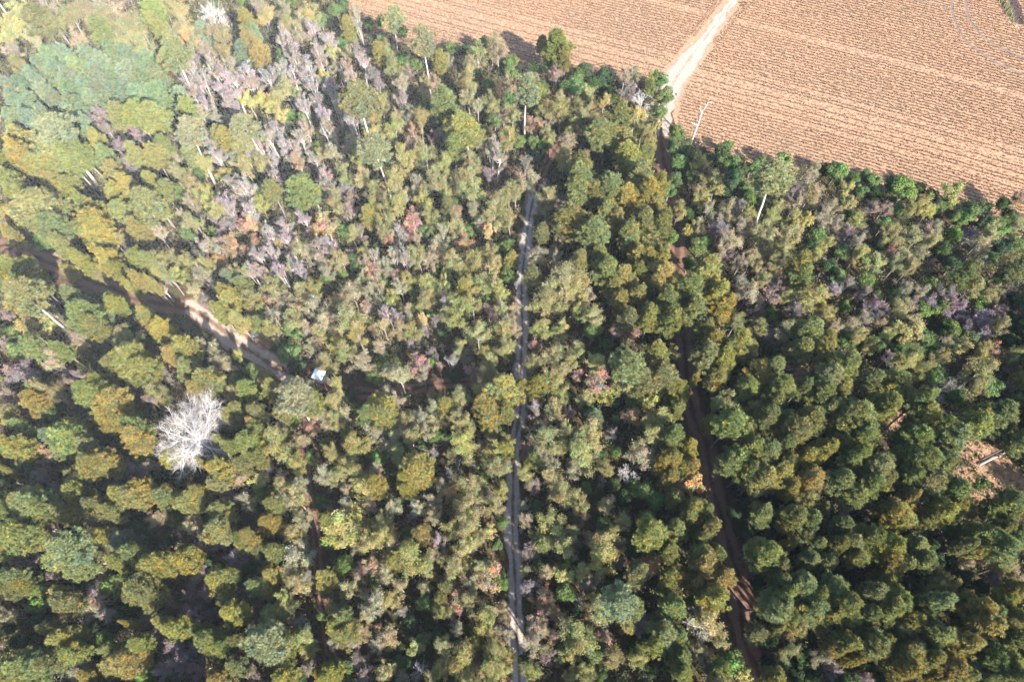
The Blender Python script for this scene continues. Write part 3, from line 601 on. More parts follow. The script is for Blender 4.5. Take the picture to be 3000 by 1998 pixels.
P 50,1560,40|Y 90,1580,28|Y 30,1602,26|M 110,1530,20|M 140,1552,20|M 70,1640,22|P 220,1510,24|M 232,1512,16|L 200,1620,48|P 170,1652,28|P 240,1650,30|Y 290,1570,25|T 360,1590,44|P 390,1632,30|Y 460,1650,40|Y 425,1655,22|A 460,1520,24|P 40,1692,26|Y 60,1710,25|G 110,1722,38|G 120,1772,24|P 190,1770,32|Y 180,1740,22|M 280,1750,28|A 250,1790,22|M 310,1792,22|G 330,1710,30|P 420,1730,38|P 450,1762,26|A 15,1800,22|D 20,1840,22|Y 180,1860,36|P 150,1850,22|Y 390,1840,12|M 440,1820,22|M 460,1850,18|Y 482,1830,22|G 310,1872,22|D 60,1880,22|P 80,1960,48|P 140,1942,30|A 220,1970,24|Y 300,1962,28|Y 370,1942,44|P 400,1912,26|G 420,1980,22|D 450,1930,16|P 30,1962,28|M 482,1960,24|P 130,1490,24|P 330,1500,22|D 420,1540,22|D 120,1820,24|D 280,1840,22|D 230,1720,14|P 340,1650,22|P 20,1720,22|D 370,1790,20|P 240,1900,26|D 130,1900,22|P 310,1640,18|Y 260,1620,20|M 160,1690,14|D 440,1580,16|P 340,1900,22|Y 260,1980,22|D 330,1820,18
A 560,1540,22|M 575,1520,16|G 520,1520,20|Y 530,1640,36|M 590,1602,18|M 640,1590,20|M 595,1560,18|M 700,1640,26|M 580,1680,26|Y 640,1700,34|P 665,1690,22|M 560,1730,20|M 610,1742,22|P 640,1560,34|P 665,1530,26|Y 735,1590,28|P 705,1590,20|Y 790,1540,28|P 800,1602,24|Y 790,1680,24|P 775,1665,18|Y 690,1790,30|P 665,1770,22|M 560,1800,25|Y 520,1830,32|P 620,1880,36|P 655,1902,24|M 540,1930,40|M 510,1900,24|M 580,1952,28|G 690,1830,14|M 750,1810,20|M 770,1772,18|L 790,1880,52|P 750,1870,28|P 840,1882,30|P 800,1922,28|O 900,1870,28|O 910,1895,22|M 880,1830,26|A 860,1630,36|O 860,1560,22|A 870,1600,24|A 900,1690,18|O 870,1712,24|A 880,1520,28|O 830,1740,22|O 860,1770,24|Y 950,1520,24|O 965,1600,18|F 1010,1545,46|F 985,1570,28|Y 960,1700,24|Y 945,1720,18|Y 985,1830,28|G 940,1802,14|Y 930,1965,12|Y 840,1970,30|P 830,1950,24|M 740,1970,24|Y 640,1980,28|P 690,1962,24|M 900,1950,18|G 985,1950,20|O 985,1780,22|M 720,1750,18|D 620,1640,16|D 740,1660,16|P 740,1720,22|O 780,1730,18|M 620,1800,16|P 590,1850,22|P 700,1880,20|D 560,1870,16|P 760,1620,18|A 690,1930,18|O 970,1880,20|P 970,1980,18|D 880,1980,18|M 720,1930,16|O 840,1680,18|P 820,1800,18|M 820,1830,14|D 500,1580,18
F 1050,1540,30|O 1080,1590,28|O 1130,1570,30|O 1120,1530,26|A 1150,1602,22|M 1210,1515,14|G 1200,1565,18|Y 1240,1570,28|Y 1200,1602,20|A 1270,1510,22|S 1290,1590,20|O 1320,1560,26|O 1360,1540,38|O 1380,1510,28|F 1430,1560,18|G 1470,1530,18|G 1462,1592,16|O 1370,1602,28|O 1220,1640,40|O 1190,1632,24|O 1260,1662,22|G 1282,1650,12|O 1340,1660,30|A 1380,1702,22|K 1270,1690,14|R 1430,1680,34|R 1405,1690,20|R 1452,1660,16|G 1465,1705,22|G 1015,1660,26|R 1080,1660,24|R 1050,1682,18|G 1095,1702,18|A 1130,1680,26|R 1070,1745,15|A 1020,1730,24|A 1100,1770,38|A 1080,1792,24|O 1140,1760,24|Y 1020,1840,38|P 1000,1790,22|A 1060,1862,22|R 1110,1840,16|A 1140,1860,32|A 1110,1882,22|G 1240,1770,22|G 1262,1772,16|M 1180,1780,18|A 1250,1722,20|R 1335,1750,26|R 1335,1790,22|O 1300,1792,24|A 1340,1840,20|G 1370,1850,16|O 1420,1820,34|A 1460,1790,24|A 1480,1852,22|F 1470,1905,20|O 1440,1902,24|O 1430,1955,32|O 1470,1962,24|R 1405,1945,18|R 1410,1918,14|O 1300,1890,25|O 1350,1942,38|O 1300,1962,26|G 1180,1940,22|F 1220,1900,20|G 1240,1870,18|M 1060,1930,22|M 1070,1980,22|G 1020,1950,22|O 1130,1962,24|O 1260,1982,22|A 1170,1720,20|D 1180,1690,16|D 1200,1830,22|D 1290,1850,20|A 1270,1620,20|O 1410,1640,22|O 1400,1580,20|O 1300,1640,18|O 1380,1760,24|A 1040,1600,20|O 1160,1640,18|O 1310,1720,18|A 1060,1700,16|O 1390,1880,20|A 1030,1890,18|A 1180,1980,18|D 1260,1820,16|O 1350,1890,20|O 1490,1930,16|O 1290,1760,16|A 1100,1640,18|D 1170,1900,14
A 1540,1520,22|O 1610,1530,36|F 1560,1570,14|M 1560,1610,26|O 1580,1642,20|O 1640,1610,34|A 1605,1680,20|F 1650,1680,26|G 1660,1730,28|M 1555,1720,22|R 1600,1760,28|R 1560,1830,26|R 1620,1790,22|R 1640,1812,18|R 1620,1865,17|O 1590,1740,20|A 1560,1882,28|O 1690,1870,42|O 1670,1902,28|G 1720,1842,22|O 1560,1960,22|M 1610,1930,20|F 1670,1970,18|F 1640,1922,18|O 1700,1962,22|G 1680,1510,15|R 1710,1520,20|R 1715,1570,16|G 1770,1535,22|R 1690,1600,12|O 1770,1590,42|O 1760,1640,38|O 1820,1530,24|R 1720,1710,20|G 1740,1742,22|O 1770,1790,30|O 1740,1772,22|L 1840,1740,46|P 1865,1690,30|P 1840,1785,30|O 1830,1832,24|R 1760,1860,20|G 1745,1910,28|M 1870,1830,30|M 1810,1652,16|P 1910,1570,38|G 1900,1520,24|K 1915,1655,26|K 1980,1690,30|P 1950,1702,24|P 1960,1770,30|G 1940,1722,18|O 1930,1812,14|P 1960,1612,28|P 1990,1562,28|P 1960,1850,38|P 1930,1902,28|D 1850,1900,24|O 1870,1932,24|P 1990,1930,28|D 1900,1960,24|D 1760,1970,24|P 1990,1872,24|D 1690,1790,20|D 1710,1940,16|O 1600,1590,20|A 1590,1840,20|O 1600,1900,20|O 1540,1930,14|A 1540,1670,14|O 1700,1660,22|G 1690,1690,16|O 1820,1590,20|D 1860,1620,20|D 1830,1680,18|D 1880,1780,18|D 1900,1860,18|O 1800,1930,22|D 1950,1960,20|P 1900,1600,22|O 1680,1560,22|A 1750,1690,16|O 1660,1640,18|O 1640,1570,18|R 1590,1800,20|D 1680,1830,16|O 1720,1980,18
O 2060,1830,40|O 2100,1862,28|A 2030,1900,24|A 2065,1912,20|G 2140,1940,32|F 2180,1985,24|P 2010,1970,25|M 2070,1952,18|Y 2040,1790,22|G 2210,1810,24|D 2245,1880,24|Y 2270,1842,20|G 2350,1802,22|P 2285,1762,30|P 2385,1782,36|Y 2420,1812,26|O 2340,1850,22|O 2420,1852,20|D 2285,1950,26|A 2400,1922,22|Y 2450,1890,28|P 2475,1862,26|D 2490,1980,24|D 2350,1932,24|M 2440,1962,20|O 2310,1900,22|D 2230,1940,20|D 2380,1980,22|O 2210,1860,18|D 2330,1980,20|O 2260,1990,18|P 2480,1810,26|O 2090,1980,22|P 2110,1960,22|O 2120,1900,18|Y 2490,1930,20
P 2540,1800,30|P 2605,1795,36|P 2540,1880,40|Y 2590,1872,26|P 2530,1905,24|Y 2680,1830,36|P 2705,1800,26|P 2720,1852,26|P 2760,1870,38|Y 2800,1880,34|Y 2870,1810,40|Y 2840,1840,24|Y 2680,1940,46|Y 2640,1950,34|Y 2720,1930,30|Y 2780,1950,36|Y 2620,1930,24|T 2850,1930,40|P 2900,1930,30|P 2950,1930,34|P 2960,1982,30|Y 2985,1812,26|O 2950,1830,22|R 2930,1872,16|D 2540,1960,24|M 2530,1985,18|P 2890,1990,24|D 2590,1985,22|P 2660,1880,26|P 2640,1850,24|D 2900,1880,18|P 2990,1880,24|Y 2740,1980,26|P 2830,1980,24|P 2920,1790,22|O 2930,1760,18|P 2640,1810,20|D 2820,1910,14|O 2980,1850,18|P 2990,1960,22
"""
# ---------------------------------------------------------------- tree prototypes (nominal sizes in metres)
def trunk_geo(rng, h, r0, lean=0.25, sides=7, top=0.03):
    g = Geo()
    n = 8
    z = np.linspace(-0.1, h, n)
    lx, ly = rng.normal(0, lean, 2)
    x = lx * (z / h) ** 2 + np.concatenate([[0], np.cumsum(rng.normal(0, 0.05, n - 1))])
    y = ly * (z / h) ** 2 + np.concatenate([[0], np.cumsum(rng.normal(0, 0.05, n - 1))])
    rad = r0 * (1 - z.clip(0) / h) ** 0.8 + top
    rad[0] *= 1.25
    pts = np.column_stack([x, y, z])
    g.tube(pts, rad, sides)
    f = lambda zz: np.column_stack([np.interp(zz, z, x), np.interp(zz, z, y), zz])
    return g, f

def pine_proto(seed, h=15.0, R=2.8, cb=0.45, yellow=0.06, nb=54, per=76, size=1.08, bark=None):
    rng = np.random.default_rng(seed)
    g, axis = trunk_geo(rng, h, 0.17, 0.3)
    tr = g.mesh("pine_trunk", [bark or M_BARK], True)
    c = Geo()
    zb = h * cb
    t = (np.arange(nb) + rng.random(nb)) / nb
    z = zb + t * (h - zb) * 0.97
    prof = np.clip(1 - t, 0.02, 1) ** 0.55 * (0.55 + 0.45 * np.clip(t / 0.3, 0, 1))
    ln = R * prof * rng.uniform(0.55, 1.25, nb)
    az = np.arange(nb) * 2.399 + rng.normal(0, 0.35, nb)
    d = np.column_stack([np.cos(az), np.sin(az), rng.uniform(0.05, 0.4, nb)])
    st = axis(z)
    tip = st + d * ln[:, None]
    tw = []
    twig(tw, rng, st, tip, 0.045)
    c.soup(np.concatenate(tw), 1)
    pc, pt = [], []
    for fr in (0.45, 0.72, 1.0):
        sel = ln * fr > 0.35
        m = sel.sum()
        pc.append((st + d * (ln * fr)[:, None])[sel] + rng.normal(0, 0.28, (m, 3)))
        if fr > 0.6:
            side = np.column_stack([-d[:, 1], d[:, 0], np.zeros(nb)])
            for sg in (-1, 1):
                q = (st + d * (ln * fr * 0.93)[:, None] + side * (sg * ln * 0.26)[:, None])[sel]
                pc.append(q + rng.normal(0, 0.15, (m, 3)))
    pc.append(axis(np.linspace(h * 0.93, h * 1.01, 4)) + rng.normal(0, 0.12, (4, 3)))
    pc = np.vstack(pc)
    npf = len(pc)
    pr = rng.uniform(0.28, 0.62, npf) * size
    tone = rng.uniform(0.78, 1.22, (npf, 1)) * np.ones((1, 3))
    ye = rng.random(npf) < yellow
    tone[ye] = np.array([1.28, 1.05, 0.78]) * rng.uniform(0.85, 1.15, (ye.sum(), 1))
    bl = rng.random(npf) < 0.18
    tone[bl & ~ye] *= np.array([0.80, 0.98, 1.18])
    C = np.repeat(pc, per, axis=0)
    rr = np.repeat(pr, per)[:, None]
    dd = rdir(rng, len(C))
    dd[:, 2] = dd[:, 2] * 0.8 + 0.18
    s = unit(np.cross(dd, rdir(rng, len(C)))) * rng.uniform(0.04, 0.085, (len(C), 1)) * size
    T = np.stack([C + dd * rr * 0.15 + s, C + dd * rr * 0.15 - s, C + dd * rr * rng.uniform(0.75, 1.25, (len(C), 1))], axis=1)
    old = rng.random(len(C)) < yellow * 0.8
    tint = np.repeat(tone, per, axis=0) * rng.uniform(0.8, 1.2, (len(C), 1))
    tint[old] *= np.array([1.28, 1.0, 0.75])
    c.soup(T, 0, tint)
    return tr, c.mesh("pine_crown", [M_LEAF, M_BARK]), R, h

def hard_proto(seed, h=10.0, R=2.0, nl=9, ns=7, nt=5, nleaf=9, size=0.14, up=0.45, z0=0.3, twigw=0.022, twm=None, tkm=None, spread=0.12, hue=0.12, dens=1.0, stems=1):
    rng = np.random.default_rng(seed)
    g, axis = trunk_geo(rng, h * 0.8, 0.13, 0.25)
    for _ in range(stems - 1):
        a = rng.uniform(0, 6.28)
        e = np.array([math.cos(a), math.sin(a), 0]) * R * rng.uniform(0.4, 0.8)
        g.tube([(0.1 * math.cos(a), 0.1 * math.sin(a), -0.05), e * 0.5 + [0, 0, h * 0.45], e + [0, 0, h * rng.uniform(0.75, 0.92)]], [0.055, 0.04, 0.015], 5)
    c = Geo()
    zs = h * rng.uniform(z0, 0.62, nl)
    az = np.arange(nl) * 2.399 + rng.normal(0, 0.3, nl)
    el = rng.uniform(-0.15, 1.1, nl)
    E = np.column_stack([np.cos(az) * np.cos(el) * R, np.sin(az) * np.cos(el) * R, h * 0.62 + np.sin(el) * h * 0.34]) * 1.0
    E[:, :2] *= rng.uniform(0.65, 1.0, (nl, 1))
    E[0] = [0.1, 0.1, h * 0.97]
    S0 = axis(zs)
    for a_, b_ in zip(S0, E):
        mid = a_ * 0.5 + b_ * 0.5 + np.array([0, 0, -0.06 * h])
        g.tube([a_, mid, a_ * 0.12 + b_ * 0.88], [0.06, 0.04, 0.014], 4, cap=False)
    tr = g.mesh("hardwood_trunk", [tkm or M_BARK], True)
    # sub branches
    s = rng.uniform(0.3, 1.0, (nl, ns))
    A = (S0[:, None] * (1 - s[..., None]) + E[:, None] * s[..., None]).reshape(-1, 3)
    outd = unit(A - np.array([0, 0, h * 0.5]))
    D = unit(outd * 0.75 + rdir(rng, len(A)) * 0.75 + np.array([0, 0, up]))
    B = A + D * (R * rng.uniform(0.25, 0.52, (len(A), 1)))
    tw = []
    twig(tw, rng, A, B, twigw * 1.5)
    s = rng.uniform(0.25, 1.0, (len(A), nt, 1))
    A2 = (A[:, None] * (1 - s) + B[:, None] * s).reshape(-1, 3)
    D2 = unit(np.repeat(D, nt, axis=0) * 0.7 + rdir(rng, len(A2)) * 0.8 + np.array([0, 0, up * 0.7]))
    B2 = A2 + D2 * (R * rng.uniform(0.16, 0.36, (len(A2), 1)))
    twig(tw, rng, A2, B2, twigw)
    TW = np.concatenate(tw)
    c.soup(TW, 1)
    if nleaf:
        sub_tone = np.repeat(rng.uniform(0.8, 1.2, (len(A), 1)) * (1 + rng.normal(0, hue, (len(A), 3)) * np.array([1, 0.4, 0.8])), nt, axis=0)
        s = rng.uniform(0.15, 1.05, (len(A2), nleaf, 1))
        L = (A2[:, None] * (1 - s) + B2[:, None] * s).reshape(-1, 3)
        tone = np.repeat(sub_tone, nleaf, axis=0) * rng.uniform(0.75, 1.25, (len(L), 1))
        L = L + rng.normal(0, spread, L.shape)
        if dens < 1:
            k = rng.random(len(L)) < dens
            L, tone = L[k], tone[k]
        c.soup(leaves(rng, L, size, unit(L - np.array([0, 0, h * 0.45])), 0.5), 0, tone.clip(0.3, 2))
    return tr, c.mesh("hardwood_crown", [M_LEAF, twm or M_TWIG]), R, h

def broad_proto(seed, h=7.0, R=1.8, lumps=26, per=190, size=0.125, z0=0.25, tall=1.0):
    rng = np.random.default_rng(seed)
    g, axis = trunk_geo(rng, h * 0.8, 0.11, 0.2)
    tr = g.mesh("broadleaf_trunk", [M_BARK], True)
    c = Geo()
    d = rdir(rng, lumps)
    d[:, 2] = d[:, 2] * 0.9 + 0.15
    rad = rng.uniform(0.35, 0.78, (lumps, 1))
    zc = h * (z0 + 1) / 2
    hz = h * (1 - z0) / 2
    LC = np.column_stack([d[:, :2] * R * rad, d[:, 2:] * hz * rad * 1.05 + zc])
    lr = R * rng.uniform(0.28, 0.46, lumps)
    tone = rng.uniform(0.78, 1.25, (lumps, 1)) * (1 + rng.normal(0, 0.07, (lumps, 3)))
    C = np.repeat(LC, per, axis=0)
    o = rdir(rng, len(C))
    o[:, 2] = np.abs(o[:, 2]) * 0.7 + o[:, 2] * 0.3
    C = C + o * np.repeat(lr, per)[:, None] * rng.uniform(0.6, 1.12, (len(C), 1))
    tw = []
    twig(tw, rng, axis(rng.uniform(h * 0.2, h * 0.6, lumps)), LC, 0.04)
    c.soup(np.concatenate(tw), 1)
    c.soup(leaves(rng, C, size, o, 0.6), 0, np.repeat(tone, per, axis=0) * rng.uniform(0.8, 1.2, (len(C), 1)))
    return tr, c.mesh("broadleaf_crown", [M_LEAF, M_TWIG]), R, h

PROTO = {}
PROTO['P'] = [pine_proto(100 + i, 15, 2.8, 0.45 + 0.04 * (i % 3), 0.05) for i in range(7)]
PROTO['Y'] = [pine_proto(120 + i, 14, 2.8, 0.42, 0.26) for i in range(6)]
PROTO['T'] = [pine_proto(140 + i, 10, 2.4, 0.25, 0.13, nb=50) for i in range(5)]
PROTO['L'] = [pine_proto(160 + i, 19.5, 2.8, 0.66, 0.04, nb=36, bark=M_PALE) for i in range(4)]
PROTO['O'] = [hard_proto(200 + i, 11.5, 2.0, 10, 7, 6, 17, 0.083, spread=0.17) for i in range(8)]
PROTO['A'] = [hard_proto(220 + i, 10, 1.8, 9, 7, 6, 13, 0.075, spread=0.16, twm=M_TWIGP, twigw=0.026) for i in range(7)]
PROTO['M'] = [hard_proto(240 + i, 8, 1.7, 9, 8, 7, 9, 0.075, up=0.6, twigw=0.028, hue=0.18) for i in range(6)]
PROTO['S'] = [hard_proto(260 + i, 10.5, 1.5, 9, 7, 6, 9, 0.075, up=1.0, z0=0.4, twigw=0.026, twm=M_TWIGP, tkm=M_PALE, stems=4, hue=0.2) for i in range(6)]
PROTO['G'] = [broad_proto(300 + i) for i in range(7)]
PROTO['D'] = [broad_proto(320 + i, 6.0, 1.9, 28, 180, 0.13) for i in range(5)]
PROTO['R'] = [hard_proto(340 + i, 8.5, 1.8, 9, 7, 5, 19, 0.10, spread=0.15, hue=0.2) for i in range(5)]
PROTO['F'] = [hard_proto(360 + i, 8.5, 1.8, 9, 7, 5, 19, 0.10, spread=0.15, hue=0.14) for i in range(5)]
PROTO['K'] = [hard_proto(380 + i, 8.5, 1.8, 9, 7, 5, 20, 0.105, spread=0.15, hue=0.2) for i in range(3)]

BASE = {'P': (0.195, 0.205, 0.074), 'Y': (0.228, 0.22, 0.078), 'T': (0.165, 0.215, 0.12), 'L': (0.215, 0.222, 0.105), 'O': (0.236, 0.224, 0.09), 'A': (0.268, 0.238, 0.14), 'M': (0.215, 0.174, 0.154), 'S': (0.265, 0.222, 0.19), 'G': (0.122, 0.172, 0.058), 'D': (0.064, 0.098, 0.042), 'R': (0.3, 0.21, 0.142), 'F': (0.31, 0.284, 0.105), 'K': (0.42, 0.285, 0.125)}
NAME = {'P': 'pine_tree', 'Y': 'yellowing_pine_tree', 'T': 'young_pine_tree', 'L': 'tall_pine_tree', 'O': 'olive_hardwood_tree', 'A': 'tan_hardwood_tree', 'M': 'bare_hardwood_tree',
        'S': 'slender_hardwood_clump', 'G': 'green_broadleaf_tree', 'D': 'dark_broadleaf_tree', 'R': 'russet_tree', 'F': 'yellow_tree', 'K': 'orange_tree'}
NOUN = {'P': 'green pine', 'Y': 'yellow-flecked pine', 'T': 'blue-green young pine', 'L': 'bare-trunked tall pine', 'O': 'olive-leaved hardwood', 'A': 'thin tan hardwood',
        'M': 'mauve-brown half-bare hardwood', 'S': 'slender grey-stemmed hardwood', 'G': 'bright green broadleaf', 'D': 'dark green broadleaf', 'R': 'russet-leaved tree', 'F': 'yellow-leaved tree', 'K': 'orange-leaved tree'}
CAT = {'P': 'pine tree', 'Y': 'pine tree', 'T': 'pine tree', 'L': 'pine tree', 'O': 'tree', 'A': 'tree', 'M': 'tree', 'S': 'tree', 'G': 'tree', 'D': 'tree', 'R': 'tree', 'F': 'tree', 'K': 'tree'}
GROUP = {'P': 'green pines in the wood', 'Y': 'yellow-flecked pines in the wood', 'T': 'young pines upper left', 'L': 'tall pines with bare trunks', 'O': 'olive hardwoods in the wood', 'A': 'tan hardwoods in the wood',
         'M': 'half-bare hardwoods', 'S': 'slender hardwood clumps', 'G': 'green broadleaf trees', 'D': 'dark broadleaf understorey trees', 'R': 'russet trees', 'F': 'yellow trees', 'K': 'orange trees'}
HC = {'P': .76, 'Y': .74, 'T': .72, 'L': .84, 'O': .72, 'A': .72, 'M': .72, 'S': .72, 'G': .66, 'D': .66, 'R': .70, 'F': .70, 'K': .70}   # height of the crown's middle

LANDMARKS = [("the big white bare tree", 555, 1265), ("the white hunting box", 935, 1098), ("the grey snag at the field corner", 2027, 385), ("the big orange tree", 955, 660),
    ("the sandy bend of the left track", 690, 985), ("the bare grey tree in the clearing", 2790, 1120), ("the fallen pole in the clearing", 2905, 1345), ("the big yellow tree", 1025, 1548),
    ("the white fan-shaped bare tree", 625, 35), ("the bare tree by the field road", 1885, 290), ("the field road entrance", 1960, 270), ("the pink-red tree", 1335, 1765),
    ("the photo's bottom left corner", 20, 1980), ("the photo's bottom right corner", 2980, 1980), ("the photo's top left corner", 15, 15), ("the trackside tangle of dead branches", 2050, 1835),
    ("the dead pair of saplings", 1330, 1385), ("the grey dead limbs beside the gully", 1840, 1390), ("the field's right-hand end", 2990, 640), ("the lone pine shadow in the field", 1500, 150),
    ("where the sandy track leaves the photo", 1520, 1985), ("where the red track leaves the photo", 2225, 1985), ("the left track at the photo edge", 10, 720), ("the white-barked slender sapling", 855, 775),
    ("where the two tracks join", 1520, 1110), ("the faint red trail's top", 895, 1345), ("the small bright orange tree", 1430, 680), ("the photo's right edge middle", 2985, 1000),
    ("the photo's left edge middle", 10, 1100), ("the shaded top of the sandy track", 1690, 360), ("the wooded notch at the field's left end", 1010, 60), ("the brown tree by the gully", 1755, 1115)]
ORD = ["nearest", "second", "third", "fourth", "fifth", "sixth", "seventh", "eighth", "ninth", "tenth", "eleventh", "twelfth", "thirteenth", "fourteenth", "fifteenth", "sixteenth",
       "seventeenth", "eighteenth", "nineteenth", "twentieth", "twenty-first", "twenty-second", "twenty-third", "twenty-fourth", "twenty-fifth", "twenty-sixth"]
DIRS = ["right of", "above right of", "straight above", "above left of", "left of", "below left of", "straight below", "below right of"]

entries = []
rt = random.Random(5)
for e in TREES.replace('\n', '|').split('|'):
    e = e.strip()
    if not e:
        continue
    k, rest = e.split(' ')
    x, y, r = [float(v) for v in rest.split(',')]
    entries.append([k, x, y, r])
# where the photograph shows open track, the crowns stand back from it
OPEN = []
def open_line(pts, hw):
    for (x1, y1), (x2, y2) in zip(pts[:-1], pts[1:]):
        m = max(1, int(math.hypot(x2 - x1, y2 - y1) / 8))
        for q in range(m):
            OPEN.append((x1 + (x2 - x1) * q / m, y1 + (y2 - y1) * q / m, hw))
open_line([(0, 723), (48, 746), (96, 756), (160, 780), (207, 796), (240, 816), (290, 834), (350, 856), (398, 880), (478, 892), (560, 912), (630, 955), (690, 1000), (760, 1045), (830, 1088)], 20)
open_line([(1552, 640), (1535, 740), (1527, 836), (1530, 963), (1525, 1095)], 9)
open_line([(1524, 1205), (1506, 1300), (1504, 1400), (1502, 1500), (1503, 1600), (1509, 1700), (1514, 1850), (1520, 1998)], 9)
open_line([(2002, 960), (2010, 1060), (2022, 1160), (2042, 1240), (2070, 1300), (2088, 1400), (2108, 1490), (2130, 1570), (2150, 1640), (2168, 1700), (2174, 1800), (2192, 1900), (2225, 1998)], 17)
open_line([(905, 1350), (912, 1450), (928, 1560), (940, 1680)], 6)
open_line([(1934, 395), (1940, 480)], 12)
OPEN += [(935, 1098, 18), (937, 1118, 16), (915, 1062, 14), (747, 981, 12), (735, 985, 12), (470, 838, 8), (2790, 1120, 14), (560, 1265, 70), (590, 1240, 55), (520, 1280, 50), (580, 1310, 50), (2900, 1345, 20), (2940, 1325, 12), (2027, 385, 12)]
OPEN = np.array(OPEN)
for e in entries:
    d = np.hypot(OPEN[:, 0] - e[1], OPEN[:, 1] - e[2]) - OPEN[:, 2]
    i = int(d.argmin())
    room = d[i] / 1.15
    if room < e[3]:
        need = max(room, 0.62 * e[3])
        push = (need - room) * 1.15
        ux, uy = e[1] - OPEN[i, 0], e[2] - OPEN[i, 1]
        ln = math.hypot(ux, uy) + 1e-6
        e[1] += ux / ln * push
        e[2] += uy / ln * push
        e[3] = need
# individuals: the 300 of a kind that show largest; what is left goes to the woods mass
big = {}
for e in entries:
    big.setdefault(e[0], []).append(e)
EXTRA = []
LIMIT = {'P': 283}
for k in big:
    big[k].sort(key=lambda e: -e[3])
    n = LIMIT.get(k, 300)
    EXTRA += big[k][n:]
    big[k] = big[k][:n]

def label_trees(kind, lst):
    """look + rank by distance in a direction from the nearest landmark"""
    buckets = {}
    for e in lst:
        lm = min(LANDMARKS, key=lambda l: (l[1] - e[1]) ** 2 + (l[2] - e[2]) ** 2)
        dx, dy = e[1] - lm[1], lm[2] - e[2]
        s = int(round(math.degrees(math.atan2(dy, dx)) / 45.0)) % 8
        buckets.setdefault((lm[0], s), []).append((dx * dx + dy * dy, e))
    for (lm, s), v in buckets.items():
        v.sort(key=lambda q: q[0])
        for i, (_, e) in enumerate(v):
            e.append(f"{ORD[i] if i < len(ORD) else str(i + 1) + 'th'} {NOUN[kind]} {DIRS[s]} {lm}")

def tint_of(k, rng):
    b = np.array(BASE[k])
    f = rng.uniform(0.86, 1.16)
    c = b * f * np.array([rng.uniform(0.90, 1.10), rng.uniform(0.95, 1.06), rng.uniform(0.85, 1.2)])
    return (*c, 1.0)

def put_tree(k, x, y, r, label, rng):
    tr, cr, R0, H0 = rng.choice(PROTO[k])
    hh = H0 * rng.uniform(0.88, 1.12)
    if k in 'PY' and r < 30:
        hh *= 0.86
    if k in 'OAMRFKGD':
        hh *= max(0.62, min(1.12, 0.62 + r / 75.0))
    zc = hh * HC[k]
    X, Y, _ = at(x, y, zc)
    rm = r * depth(x, y, zc) / FPX * 1.22
    if k in 'PYL':
        rm *= 1.10
    if k == 'T':
        rm *= 0.9
    root = bpy.data.objects.new(NAME[k], None)
    root.empty_display_size = 0.3
    link(root)
    sx = rm / R0
    root.location = (X, Y, 0)
    root.rotation_euler = (rng.gauss(0, 0.03), rng.gauss(0, 0.03), rng.uniform(0, 6.283))
    root.scale = (sx * rng.uniform(0.92, 1.08), sx * rng.uniform(0.92, 1.08), hh / H0)
    root['label'] = label
    root['category'] = CAT[k]
    root['group'] = GROUP[k]
    link(bpy.data.objects.new('trunk', tr), root)
    c = bpy.data.objects.new('crown', cr)
    c.color = tint_of(k, rng)
    link(c, root)
    return X, Y, rm

PLACED = []
for k in big:
    label_trees(k, big[k])
    for e in big[k]:
        PLACED.append(put_tree(k, e[1], e[2], e[3], e[4], rt))

# ---------------------------------------------------------------- the woods beyond the frame and the smallest leftovers: one mass
src = bpy.data.collections.new("woods_sources")      # not linked to the scene: only read by the node group
mix = [('P', 3), ('Y', 2), ('O', 3), ('A', 2), ('M', 1), ('G', 1), ('D', 1)]
i = 0
for k, n in mix:
    for q in range(n):
        tr, cr, R0, H0 = PROTO[k][q]
        me = cr.copy()
        ca = me.color_attributes["tint"].data
        buf = np.empty(len(ca) * 4, dtype=np.float32)
        ca.foreach_get("color", buf)
        buf = buf.reshape(-1, 4) * np.array(tint_of(k, rt), dtype=np.float32)
        ca.foreach_set("color", buf.ravel())
        o = bpy.data.objects.new(f"wood_{i:02d}_{k}", me)
        src.objects.link(o)
        i += 1
rg = np.random.default_rng(77)
gx, gy = np.meshgrid(np.arange(-215, 240, 3.6), np.arange(-32, 215, 3.6))
P = np.column_stack([gx.ravel(), gy.ravel()]) + rg.uniform(-1.5, 1.5, (gx.size, 2))
pxy = np.array([pix(p[0], p[1], 9.0) for p in P])
inframe = (pxy[:, 0] > -45) & (pxy[:, 0] < 3045) & (pxy[:, 1] > -40) & (pxy[:, 1] < 2050)
near = (pxy[:, 0] > -700) & (pxy[:, 0] < 3700) & (pxy[:, 1] > -260)
sunlane = (pxy[:, 0] > 3000) & (pxy[:, 0] < 3330) & (pxy[:, 1] > 1380) & (pxy[:, 1] < 1850)
sunlane |= (pxy[:, 0] > 2990) & (pxy[:, 1] > 400) & (pxy[:, 1] < 900)
ok = ~inframe & ~sunlane & near & ~inside(P, FPOLY) & ~corridor_mask(P, 1.2)
P = P[ok]
ex = np.array([at(e[1], e[2], 6.5)[:2] for e in EXTRA]).reshape(-1, 2)
P = np.vstack([P, ex]) if len(ex) else P
sc = np.concatenate([rg.uniform(0.75, 1.1, len(P) - len(ex)), rg.uniform(0.6, 0.8, len(ex))])
pm = bpy.data.meshes.new("woods_mass")
pm.from_pydata([(p[0], p[1], 0) for p in P], [], [])
a = pm.attributes.new("size", 'FLOAT', 'POINT')
a.data.foreach_set("value", sc.astype(np.float32))
wo_ = bpy.data.objects.new("surrounding_woods", pm)
link(wo_)
wo_['kind'] = 'stuff'
wo_['label'] = 'mixed pine and hardwood mass closing the wood around the photographed trees'
wo_['category'] = 'woods'
ng = bpy.data.node_groups.new("scatter_woods", 'GeometryNodeTree')
ng.interface.new_socket("Geometry", in_out='INPUT', socket_type='NodeSocketGeometry')
